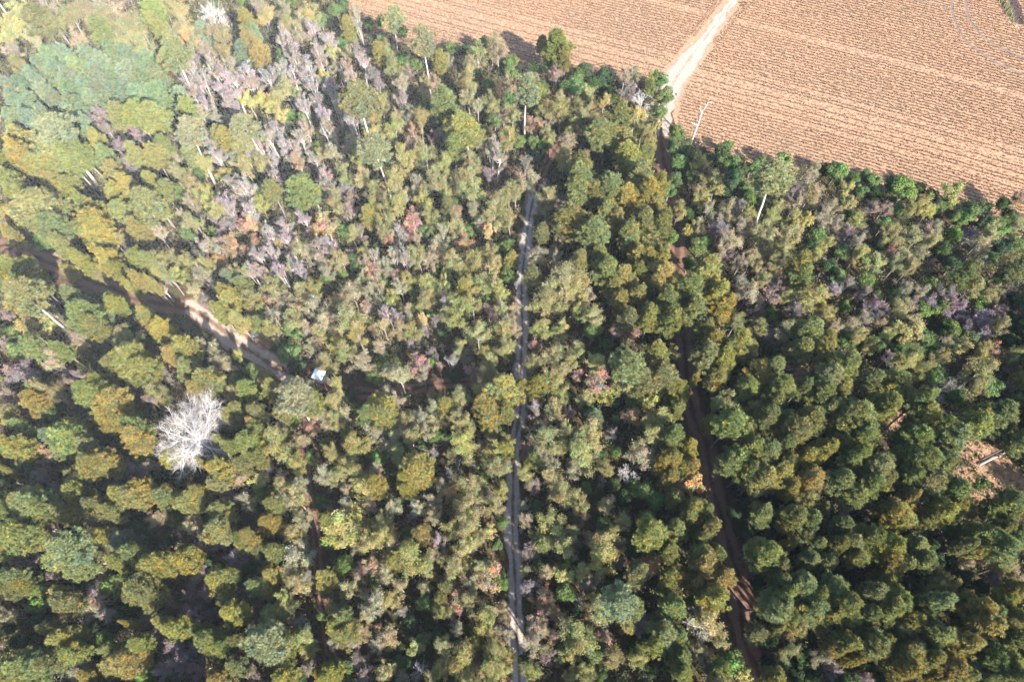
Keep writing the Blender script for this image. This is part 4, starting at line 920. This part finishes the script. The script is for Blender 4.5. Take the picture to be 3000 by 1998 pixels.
ng.interface.new_socket("Geometry", in_out='OUTPUT', socket_type='NodeSocketGeometry')
gi = ng.nodes.new("NodeGroupInput")
go = ng.nodes.new("NodeGroupOutput")
iop = ng.nodes.new("GeometryNodeInstanceOnPoints")
ci = ng.nodes.new("GeometryNodeCollectionInfo")
ci.inputs['Collection'].default_value = src
ci.inputs['Separate Children'].default_value = True
ci.inputs['Reset Children'].default_value = True
iop.inputs['Pick Instance'].default_value = True
ri = ng.nodes.new("FunctionNodeRandomValue")
ri.data_type = 'INT'
ri.inputs[4].default_value = 0
ri.inputs[5].default_value = i - 1
rz = ng.nodes.new("FunctionNodeRandomValue")
rz.data_type = 'FLOAT_VECTOR'
rz.inputs[0].default_value = (0, 0, 0)
rz.inputs[1].default_value = (0, 0, 6.283)
na = ng.nodes.new("GeometryNodeInputNamedAttribute")
na.data_type = 'FLOAT'
na.inputs[0].default_value = "size"
L = ng.links.new
L(gi.outputs[0], iop.inputs['Points'])
L(ci.outputs[0], iop.inputs['Instance'])
L(ri.outputs[2], iop.inputs['Instance Index'])
L(rz.outputs[0], iop.inputs['Rotation'])
L(na.outputs[0], iop.inputs['Scale'])
L(iop.outputs[0], go.inputs[0])
md = wo_.modifiers.new("scatter", 'NODES')
md.node_group = ng

# ---------------------------------------------------------------- undergrowth: nobody could count it
rg = np.random.default_rng(31)
gx, gy = np.meshgrid(np.arange(-150, 160, 1.15), np.arange(-6, 200, 1.15))
P = np.column_stack([gx.ravel(), gy.ravel()]) + rg.uniform(-0.55, 0.55, (gx.size, 2))
pxy = np.array([pix(p[0], p[1], 0.5) for p in P])
ok = (pxy[:, 0] > -150) & (pxy[:, 0] < 3150) & (pxy[:, 1] > -120) & (pxy[:, 1] < 2080) & ~inside(P, FPOLY)
P = P[ok]
cm = clearing_mask(P, 0.95)
ok = ~corridor_mask(P, 0.25) & (rg.random(len(P)) < np.where(cm, 0.7, 0.86))
P, cm = P[ok], cm[ok]
n = len(P)
K = 13
hgt = rg.uniform(0.3, 1.0, n) + (rg.random(n) < 0.3) * rg.uniform(0.4, 2.2, n)
pal = np.array([(.10, .105, .035), (.15, .125, .055), (.19, .13, .08), (.06, .10, .028), (.15, .11, .10), (.12, .13, .04), (.21, .15, .10)])
pc = pal[rg.integers(0, len(pal), n)] * rg.uniform(0.42, 0.85, (n, 1))
hgt = np.where(cm, 0.12 + 0.3 * hgt, hgt)
straw = np.array([(.36, .25, .155), (.28, .19, .12), (.22, .19, .08)])[rg.integers(0, 3, n)]
pc = np.where(cm[:, None], straw, pc)
C = np.repeat(np.column_stack([P, np.zeros(n)]), K, axis=0)
hh = np.repeat(hgt, K)
C[:, :2] += rg.normal(0, 0.36, (len(C), 2)) * (0.6 + 0.4 * hh[:, None])
C[:, 2] = hh * rg.random(len(C)) ** 0.6 + 0.06
T = leaves(rg, C, 0.21, np.tile(np.array([[0, 0, 1.0]]), (len(C), 1)), 0.35)
TT = np.repeat(np.repeat(pc, K, axis=0) * rg.uniform(0.7, 1.3, (len(C), 1)), 3, axis=0)
ug = bpy.data.objects.new("undergrowth", new_mesh("undergrowth", T.reshape(-1, 3), np.arange(len(T) * 3).reshape(-1, 3), [M_SHRUB], None, TT))
link(ug)
ug['kind'] = 'stuff'
ug['label'] = 'low olive and brown brush covering the forest floor between the trees'
ug['category'] = 'undergrowth'

# ---------------------------------------------------------------- thin brush between the trees, waist to twice head height: one mass
rg = np.random.default_rng(41)
gx, gy = np.meshgrid(np.arange(-150, 160, 1.9), np.arange(-4, 196, 1.9))
P = np.column_stack([gx.ravel(), gy.ravel()]) + rg.uniform(-0.9, 0.9, (gx.size, 2))
pxy = np.array([pix(p[0], p[1], 2.5) for p in P])
ok = (pxy[:, 0] > -100) & (pxy[:, 0] < 3100) & (pxy[:, 1] > -80) & (pxy[:, 1] < 2060) & ~inside(P, FPOLY) & ~corridor_mask(P, 0.7) & ~clearing_mask(P, 0.8) & (rg.random(len(P)) < 0.8)
P, pxy = P[ok], pxy[ok]
EX = np.array([[e[1], e[2]] for e in entries])
EK = [e[0] for e in entries]
SUB = {'P': 'PGDMO', 'Y': 'OGMAP', 'T': 'TTOA', 'L': 'OAG', 'O': 'OOAGA', 'A': 'AAOSM', 'M': 'MMAGS', 'S': 'SSAAO', 'G': 'GOAD', 'D': 'DDGMA', 'R': 'AROO', 'F': 'FOAG', 'K': 'OAK'}
n = len(P)
K = 56
pc = np.empty((n, 3))
for i in range(n):
    d = (EX[:, 0] - pxy[i, 0]) ** 2 + (EX[:, 1] - pxy[i, 1]) ** 2
    k = EK[int(d.argmin())]
    k2 = SUB[k][rg.integers(0, len(SUB[k]))]
    pc[i] = np.array(BASE[k2]) * rg.uniform(0.75, 1.1)
hgt = rg.uniform(1.6, 5.2, n)
wid = rg.uniform(0.45, 1.0, n)
u = rg.random((n, K)) ** 0.7
a = rg.uniform(0, 6.283, (n, K))
rr = wid[:, None] * np.sqrt(rg.random((n, K))) * (0.35 + 0.75 * np.sin(np.clip(u, 0.05, 1) * 2.6))
C = np.stack([P[:, 0:1] + rr * np.cos(a), P[:, 1:2] + rr * np.sin(a), 0.3 + u * hgt[:, None]], axis=2).reshape(-1, 3)
T = leaves(rg, C, 0.115, np.tile(np.array([[0, 0, 1.0]]), (len(C), 1)), 0.4)
col = np.repeat(pc, K, axis=0) * rg.uniform(0.75, 1.25, (len(C), 1))
b0_ = np.column_stack([P, np.zeros(n)])
stems = []
for q in range(3):
    tw = []
    twig(tw, rg, b0_ + rg.normal(0, 0.12, (n, 3)) * np.array([1, 1, 0]), b0_ + np.column_stack([rg.normal(0, 0.5, (n, 2)) * wid[:, None], hgt * rg.uniform(0.7, 1.05, n)]), 0.03)
    stems += tw
ST = np.concatenate(stems)
T = np.concatenate([T, ST])
TT = np.repeat(np.concatenate([col, np.tile(np.array([[.24, .20, .17]]), (len(ST), 1))]), 3, axis=0)
br = bpy.data.objects.new("brush", new_mesh("brush", T.reshape(-1, 3), np.arange(len(T) * 3).reshape(-1, 3), [M_SHRUB], None, TT))
link(br)
br['kind'] = 'stuff'
br['label'] = 'thin leafy brush and saplings filling the gaps between the trees'
br['category'] = 'brush'
print("tris", len(T), "crop", len(crop.data.polygons), "under", len(ug.data.polygons))
# ---------------------------------------------------------------- dead and bare trees, one by one
def bare_tree(name, px, py, zc, h, rad, seed, label, bark, limbs=6, levels=4, fork=0.35, base_r=0.3, up=0.55, kids=(4, 4, 4), twig_n=5, twig_w=0.018, base_px=None, flat=False):
    """px,py: where the middle of the crown (height zc) shows"""
    rng = np.random.default_rng(seed)
    X, Y, _ = at(px, py, zc)
    if base_px:
        X, Y, _ = at(*base_px)
    root = bpy.data.objects.new(name, None)
    link(root)
    root.location = (X, Y, 0)
    root['label'] = label
    root['category'] = 'bare tree'
    tg = Geo()
    zf = h * fork
    tg.tube([(0, 0, -0.1), (0.05, 0.02, zf * 0.5), (0, 0, zf)], [base_r * 1.25, base_r, base_r * 0.85], 9)
    link(bpy.data.objects.new('trunk', tg.mesh("bare_trunk", [bark], True)), root)
    tw = []
    def grow(g, p, d, L, r, lev):
        n = 5
        pts = [p]
        q, dd = p.copy(), d.copy()
        for i in range(n):
            dd = unit(dd + rng.normal(0, 0.17, 3) + np.array([0, 0, 0.05 * up]))
            q = q + dd * (L / n)
            pts.append(q.copy())
        rr = np.linspace(r*.75, r * 0.35, n + 1)
        g.tube(pts, rr, 6 if lev == 0 else (4 if lev == 1 else 3), cap=False)
        if lev < levels - 1:
            for _ in range(kids[min(lev, len(kids) - 1)]):
                s = rng.uniform(0.3, 1.0)
                k = min(int(s * n), n - 1)
                b = pts[k] + (pts[k + 1] - pts[k]) * (s * n - k)
                nd = unit(unit(pts[-1] - pts[0]) * 0.75 + rdir(rng, 1)[0] * 0.75 + np.array([0, 0, 0.15 * up]))
                grow(g, b, nd, L * rng.uniform(0.45, 0.7), r * 0.42, lev + 1)
            grow(g, pts[-1], dd, L * 0.5, r * 0.42, lev + 1)
        else:
            A = np.array(pts)[rng.integers(1, n + 1, twig_n)]
            D = unit(unit(pts[-1] - pts[0]) * 0.8 + rdir(rng, twig_n) * 0.7)
            B = A + D * (rad * rng.uniform(0.10, 0.24, (twig_n, 1)))
            twig(tw, rng, A, B, twig_w)
    for i in range(limbs):
        a = i * 2.399 + rng.normal(0, 0.25)
        e = rng.uniform(0.25, 1.0) if i else 1.35
        if flat and i:
            e = (0.12, 0.55, 0.9)[i % 3] + rng.uniform(-0.1, 0.1)
        d = np.array([math.cos(a) * math.cos(e), math.sin(a) * math.cos(e), math.sin(e) * 1.1])
        g = Geo()
        L = rad * 0.62 / max(0.45, math.cos(e)) if i else (h - zf) * 0.55
        L = min(L, (h - zf) * 0.75 + rad * 0.25)
        grow(g, np.array([0, 0, zf - 0.15 * (i % 3)]), unit(d), L, base_r * rng.uniform(0.45, 0.65), 0)
        link(bpy.data.objects.new('limb', g.mesh("limb", [bark], True)), root)
    t = Geo()
    t.soup(np.concatenate(tw), 0)
    o = bpy.data.objects.new('twigs', t.mesh("twigs", [M_PALE if bark is M_WHITE else bark]))
    o['kind'] = 'stuff'
    link(o, root)
    return root

bare_tree('white_bare_tree', 556, 1262, 11.0, 15.5, 5.9, 3, 'big spreading white bare tree, the largest leafless crown, left of centre', M_WHITE, limbs=11, levels=4, fork=0.45, base_r=0.40, kids=(5, 4, 4), twig_n=5, twig_w=0.011, flat=True)
bare_tree('white_bare_tree', 612, 28, 8.5, 12.0, 3.6, 5, 'white fan-shaped bare tree cut by the top edge of the photo', M_WHITE, limbs=8, levels=3, fork=0.3, base_r=0.22, up=1.2, kids=(6, 5), twig_n=6)
bare_tree('white_bare_tree', 262, 22, 8.0, 11.0, 3.6, 6, 'pale bare tree on the brushy bank near the top left', M_WHITE, limbs=6, levels=3, fork=0.4, base_r=0.15, kids=(4, 4), twig_n=4, twig_w=0.014)
bare_tree('dead_pole_tree', 14, 20, 11.0, 14.0, 1.6, 7, 'thin white dead trunk at the top left corner of the photo', M_WHITE, limbs=5, levels=2, fork=0.72, base_r=0.17, kids=(3,), twig_n=3, base_px=(40, 70))
bare_tree('dead_pole_tree', 700, -10, 11.0, 14.0, 1.4, 8, 'thin white dead trunk cut by the top edge right of the fan-shaped tree', M_WHITE, limbs=4, levels=2, fork=0.75, base_r=0.15, kids=(3,), twig_n=3, base_px=(714, 30))
bare_tree('grey_bare_tree', 2790, 1118, 6.0, 8.5, 2.3, 9, 'bare grey bushy tree beside the straw clearing on the right', M_GREYW, limbs=9, levels=3, fork=0.2, base_r=0.13, up=1.0, kids=(5, 4), twig_n=4)
bare_tree('grey_bare_tree', 1884, 285, 7.0, 10.0, 2.4, 10, 'bare grey tree among the green trees at the field road corner', M_GREYW, limbs=7, levels=3, fork=0.4, base_r=0.16, kids=(4, 4), twig_n=4)
bare_tree('grey_bare_tree', 2050, 1832, 9.0, 11.5, 2.6, 11, 'pale dead branches poking from the olive tree beside the red track', M_WHITE, limbs=6, levels=3, fork=0.7, base_r=0.14, kids=(4, 3), twig_n=3)
bare_tree('dead_sapling', 1322, 1392, 5.0, 7.0, 1.7, 12, 'white forked dead sapling in the dark gap left of the sandy track', M_WHITE, limbs=5, levels=3, fork=0.5, base_r=0.09, kids=(3, 3), twig_n=4)
bare_tree('dead_sapling', 1340, 1360, 5.5, 7.5, 1.0, 13, 'upright white dead sapling just above the forked dead sapling', M_WHITE, limbs=4, levels=2, fork=0.5, base_r=0.08, kids=(4,), twig_n=4)
bare_tree('dead_sapling', 1833, 1378, 6.0, 8.0, 1.2, 14, 'upper of two grey-white dead tops in the dark gully', M_WHITE, limbs=6, levels=3, fork=0.6, base_r=0.08, kids=(4, 4), twig_n=4)
bare_tree('dead_sapling', 1850, 1400, 5.0, 6.5, 1.3, 15, 'lower of two grey-white dead tops in the dark gully', M_GREYW, limbs=6, levels=3, fork=0.6, base_r=0.08, kids=(4, 4), twig_n=4)
bare_tree('dead_sapling', 1436, 1845, 4.5, 6.0, 0.9, 16, 'small white star-shaped dead sapling left of the lower sandy track', M_WHITE, limbs=7, levels=2, fork=0.7, base_r=0.06, kids=(3,), twig_n=3)
bare_tree('dead_sapling', 1308, 1685, 5.0, 7.0, 0.9, 17, 'small white dead sapling between the olive trees above the pink-red tree', M_WHITE, limbs=6, levels=2, fork=0.7, base_r=0.06, kids=(3,), twig_n=3)
bare_tree('dead_sapling', 1222, 1960, 5.5, 8.0, 1.3, 18, 'mauve-grey bare sapling close to the bottom edge left of the track', M_GREYW, limbs=8, levels=3, fork=0.5, base_r=0.07, kids=(3, 3), twig_n=4)
bare_tree('dead_sapling', 1567, 1198, 5.0, 8.0, 1.0, 19, 'tall white spindly dead sapling right of the sandy track', M_WHITE, limbs=6, levels=2, fork=0.55, base_r=0.07, kids=(4,), twig_n=4)
bare_tree('dead_sapling', 1552, 1260, 4.5, 7.0, 0.9, 20, 'white spindly dead sapling below the tall one right of the sandy track', M_WHITE, limbs=5, levels=2, fork=0.55, base_r=0.06, kids=(4,), twig_n=4)
bare_tree('dead_sapling', 1704, 1762, 5.0, 7.0, 1.2, 21, 'white dead branches over the dark gap right of the lower sandy track', M_WHITE, limbs=5, levels=3, fork=0.6, base_r=0.07, kids=(3, 3), twig_n=3)
bare_tree('dead_sapling', 1968, 1720, 7.0, 9.0, 1.0, 22, 'short white dead spike between orange and green pines near the red track', M_WHITE, limbs=4, levels=2, fork=0.7, base_r=0.09, kids=(3,), twig_n=3)
bare_tree('dead_sapling', 860, 770, 7.0, 10.0, 1.3, 23, 'white-barked slender sapling leaning over the mauve trees upper left of centre', M_WHITE, limbs=8, levels=2, fork=0.45, base_r=0.08, up=1.5, kids=(5,), twig_n=5)
bare_tree('dead_sapling', 712, 596, 8.0, 11.0, 1.3, 24, 'white upright bare clump below the long-trunked pine', M_WHITE, limbs=8, levels=2, fork=0.4, base_r=0.08, up=1.6, kids=(5,), twig_n=5)
bare_tree('dead_sapling', 470, 838, 6.0, 9.0, 1.0, 25, 'white leaning bare sapling on the upper bank of the left track', M_WHITE, limbs=7, levels=2, fork=0.4, base_r=0.07, up=1.5, kids=(5,), twig_n=5)
bare_tree('dead_sapling', 1540, 1526, 4.5, 6.5, 1.5, 26, 'grey-mauve bare sapling overhanging the right edge of the sandy track', M_GREYW, limbs=8, levels=3, fork=0.4, base_r=0.07, kids=(3, 3), twig_n=4)
bare_tree('dead_sapling', 965, 555, 7.0, 10.0, 1.2, 27, 'pale bare stems standing above the big orange tree', M_PALE, limbs=8, levels=2, fork=0.35, base_r=0.07, up=1.6, kids=(5,), twig_n=5)

# snag at the field corner
X, Y, _ = at(2023, 424)
root = bpy.data.objects.new('dead_snag', None)
link(root)
root.location = (X, Y, 0)
root['label'] = 'grey broken snag with stub limbs standing at the field corner'
root['category'] = 'dead tree'
g = Geo()
g.tube([(0, 0, -0.1), (0.05, 0, 3), (0.25, 0.1, 6), (0.3, 0.1, 8.2), (0.15, 0.1, 10.2)], [0.24, 0.20, 0.17, 0.13, 0.09], 9)
link(bpy.data.objects.new('trunk', g.mesh('snag_trunk', [M_GREYW], True)), root)
for pts, r in (([(0.25, 0.1, 5.9), (-0.8, 0.1, 6.3), (-1.5, 0.0, 7.0)], 0.16), ([(0.15, 0.1, 9.8), (0.7, 0.3, 10.8), (1.0, 0.5, 12.0), (1.9, 0.6, 12.3)], 0.13),
               ([(0.2, 0.1, 9.6), (-0.4, 0.2, 10.6), (-0.5, 0.2, 11.4)], 0.11), ([(0.3, 0.1, 7.6), (1.0, 0.1, 8.0), (1.4, -0.1, 8.1)], 0.08), ([(0.05, 0, 3.0), (0.6, -0.4, 3.6)], 0.1)):
    g = Geo()
    g.tube(pts, np.linspace(r*.75, r * 0.3, len(pts)), 6)
    link(bpy.data.objects.new('limb', g.mesh('snag_limb', [M_GREYW], True)), root)

# fallen poles
def log(p, q, r, label, m, z=0.3, z2=None):
    a = np.array(at(*p))
    b = np.array(at(*q))
    a[2], b[2] = z, (z if z2 is None else z2)
    root = bpy.data.objects.new('fallen_log', None)
    link(root)
    root.location = a
    root['label'] = label
    root['category'] = 'log'
    g = Geo()
    mid = (b - a) * 0.5 + np.array([0.1, 0.1, 0.03])
    g.tube([np.zeros(3), mid, b - a], [r, r * 0.9, r * 0.6], 8)
    link(bpy.data.objects.new('log_stem', g.mesh('log_stem', [m], True)), root)
    g = Geo()
    u = unit(b - a)
    sd = np.array([-u[1], u[0], 0.3])
    for t, s in ((0.6, 1), (0.78, -1), (0.9, 1)):
        c = (b - a) * t
        g.tube([c, c + u * 0.5 + sd * s * 0.55], [r * 0.35, r * 0.12], 5)
    link(bpy.data.objects.new('branch_stubs', g.mesh('branch_stubs', [m])), root)
log((2866, 1364), (2946, 1326), 0.16, 'grey fallen pole lying across the straw clearing on the right', M_GREYW, 0.35)
log((2680, 1282), (2640, 1296), 0.09, 'thin pale stick leaning in the pine clearing left of the fallen pole', M_PALE, 0.5, 0.9)
log((1560, 562), (1578, 580), 0.10, 'short fallen branch lying across the top of the sandy track', M_GREYW, 0.2)

# ---------------------------------------------------------------- white hunting box on stilts
M_PANEL = make_plain("weathered_white_panel", (0.66, 0.69, 0.66), (0.80, 0.82, 0.80), 1.5, 0.6)
M_ROOF = make_plain("white_roof_sheet", (0.76, 0.77, 0.78), (0.86, 0.86, 0.86), 1.2, 0.5)
M_GREENP = make_plain("pale_green_panel", (0.42, 0.50, 0.40), (0.58, 0.64, 0.54), 1.2, 0.7)
M_DARK = make_plain("slot_shade", (0.03, 0.035, 0.035), (0.05, 0.055, 0.055), 2.0, 0.4)
M_LUMBER = make_plain("grey_lumber", (0.30, 0.26, 0.21), (0.42, 0.37, 0.31), 6.0)
ZF = 2.9
X, Y, _ = at(936, 1102, ZF + 1.2)
box = bpy.data.objects.new('hunting_box', None)
link(box)
box.location = (X, Y, 0)
box.rotation_euler = (0, 0, math.radians(-17))
box['label'] = 'small white hunting box raised on stilts in the gap below the left track'
box['category'] = 'hunting blind'
W, Dp, Hh = 1.75, 1.6, 1.9
def part(name, fn, m, parent):
    g = Geo()
    fn(g)
    return link(bpy.data.objects.new(name, g.mesh(name, [m])), parent)
part('floor', lambda g: g.box((0, 0, ZF - 0.05), (W + 0.06, Dp + 0.06, 0.1)), M_LUMBER, box)
t_ = 0.05
def wall(length):
    def f(g):     # a wall with a long shooting slot: sill panel, lintel and two cheeks
        g.box((0, 0, ZF + 0.55), (length, t_, 1.1))
        g.box((0, 0, ZF + 1.68), (length, t_, 0.44))
        g.box((-length / 2 + 0.18, 0, ZF + 1.28), (0.36, t_, 0.36))
        g.box((length / 2 - 0.18, 0, ZF + 1.28), (0.36, t_, 0.36))
    return f
for (ox, oy, rz, ln, m) in ((0, -Dp / 2, 0, W, M_GREENP), (0, Dp / 2, 0, W, M_GREENP), (W / 2, 0, math.pi / 2, Dp - 0.12, M_GREENP), (-W / 2, 0, math.pi / 2, Dp - 0.12, M_GREENP)):
    w_ = part('wall', wall(ln), m, box)
    w_.location = (ox, oy, 0)
    w_.rotation_euler = (0, 0, rz)
    fl = part('window', lambda g: g.box((0, 0.03, ZF + 1.28), (ln - 0.74, 0.012, 0.35)), M_DARK, w_)  # dark pane in the slot stands in for the shade inside
rf = part('roof', lambda g: g.box((0, 0, 0), (W + 0.42, Dp + 0.38, 0.06)), M_ROOF, box)
rf.location = (0, 0, ZF + 1.99)
rf.rotation_euler = (math.radians(4), 0, 0)
for k in range(4):
    s = part('roof_rib', lambda g: g.box((-0.78 + k * 0.52, 0, 0.045), (0.05, Dp + 0.36, 0.03)), M_ROOF, rf)
for sx in (-1, 1):
    for sy in (-1, 1):
        part('leg', lambda g: g.tube([(sx * W * 0.62, sy * Dp * 0.62, -0.05), (sx * W * 0.45, sy * Dp * 0.45, ZF - 0.1)], [0.06, 0.06], 6), M_LUMBER, box)
for sy in (-1, 1):
    part('brace', lambda g: (g.tube([(-W * 0.6, sy * Dp * 0.6, 0.4), (W * 0.48, sy * Dp * 0.48, ZF - 0.3)], [0.035, 0.035], 5), g.tube([(W * 0.6, sy * Dp * 0.6, 0.4), (-W * 0.48, sy * Dp * 0.48, ZF - 0.3)], [0.035, 0.035], 5)), M_LUMBER, box)
lad = part('ladder', lambda g: [g.tube([(W / 2 + 1.0, s * 0.22, 0), (W / 2 + 0.06, s * 0.22, ZF)], [0.03, 0.03], 5) for s in (-1, 1)], M_LUMBER, box)
for k in range(7):
    f_ = (k + 0.6) / 7.5
    part('rung', lambda g: g.tube([(W / 2 + 1.0 - 0.94 * f_, -0.22, ZF * f_), (W / 2 + 1.0 - 0.94 * f_, 0.22, ZF * f_)], [0.018, 0.018], 5), M_LUMBER, lad)

# pale crumpled sheet lying on the lay-by
X, Y, _ = at(747, 981)
rs = np.random.default_rng(4)
nn = 9
gx, gy = np.meshgrid(np.linspace(-0.8, 0.8, nn), np.linspace(-0.55, 0.55, nn))
z = 0.14 + np.abs(rs.normal(0, 0.14, gx.shape))
z[0, :] = z[-1, :] = z[:, 0] = z[:, -1] = 0.03
V = np.column_stack([(gx + rs.normal(0, 0.05, gx.shape)).ravel(), (gy + rs.normal(0, 0.05, gx.shape)).ravel(), z.ravel()])
V = np.vstack([V, V - np.array([0, 0, 0.02])])
F = []
m2 = nn * nn
for a_ in range(nn - 1):
    for b_ in range(nn - 1):
        q = (a_ * nn + b_, a_ * nn + b_ + 1, (a_ + 1) * nn + b_ + 1, (a_ + 1) * nn + b_)
        F.append(q)
        F.append(tuple(v + m2 for v in q[::-1]))
sheet = bpy.data.objects.new('crumpled_sheet', new_mesh('crumpled_sheet', V, F, [make_plain('pale_green_sheet', (0.50, 0.56, 0.47), (0.68, 0.72, 0.64), 3.0)]))
link(sheet)
sheet.location = (X, Y, 0.02)
sheet.rotation_euler = (0, 0, 0.4)
sheet['label'] = 'pale green crumpled sheet lying beside the sandy bend of the left track'
sheet['category'] = 'tarp'

# rank green grass beside the dark hollow
rs = np.random.default_rng(8)
X, Y, _ = at(2946, 22)
n = 420
P3 = np.column_stack([X + rs.normal(0, 0.55, n), Y + rs.normal(0, 4.0, n), np.full(n, 0.03)])
hz = rs.uniform(0.5, 1.5, n)
d = np.column_stack([rs.normal(0, 0.25, n), rs.normal(0, 0.25, n), hz])
s = np.column_stack([rs.normal(0, 1, n), rs.normal(0, 1, n), np.zeros(n)])
s = unit(s) * 0.09
T = np.stack([P3 + s, P3 - s, P3 + d], axis=1)
cc = np.where(rs.random((n, 1)) < 0.4, np.array([[.16, .19, .05]]), np.array([[.30, .25, .17]]))
wg = bpy.data.objects.new('rank_grass', new_mesh('rank_grass', T.reshape(-1, 3), np.arange(n * 3).reshape(-1, 3), [M_SHRUB], None, np.repeat(cc, 3, axis=0)))
link(wg)
wg['kind'] = 'stuff'
wg['label'] = 'rank green and straw grass beside the dark hollow at the top right'
wg['category'] = 'grass'

# ---------------------------------------------------------------- thin haze added to veil the view, strongest opposite the sun
hm, nt, out = mat("veil_haze")
pv = N(nt, "ShaderNodeVolumePrincipled")
pv.inputs['Color'].default_value = (0.80, 0.88, 1.0, 1)
pv.inputs['Density'].default_value = 0.00005
pv.inputs['Anisotropy'].default_value = -0.6
nt.links.new(pv.outputs[0], out.inputs['Volume'])
g = Geo()
g.box((0, 0, 60.5), (8400, 8400, 123))
hz_ = bpy.data.objects.new('haze', g.mesh('haze', [hm]))
link(hz_)
hz_['kind'] = 'stuff'
hz_['label'] = 'thin added haze veiling the wood and field'
hz_['category'] = 'haze'
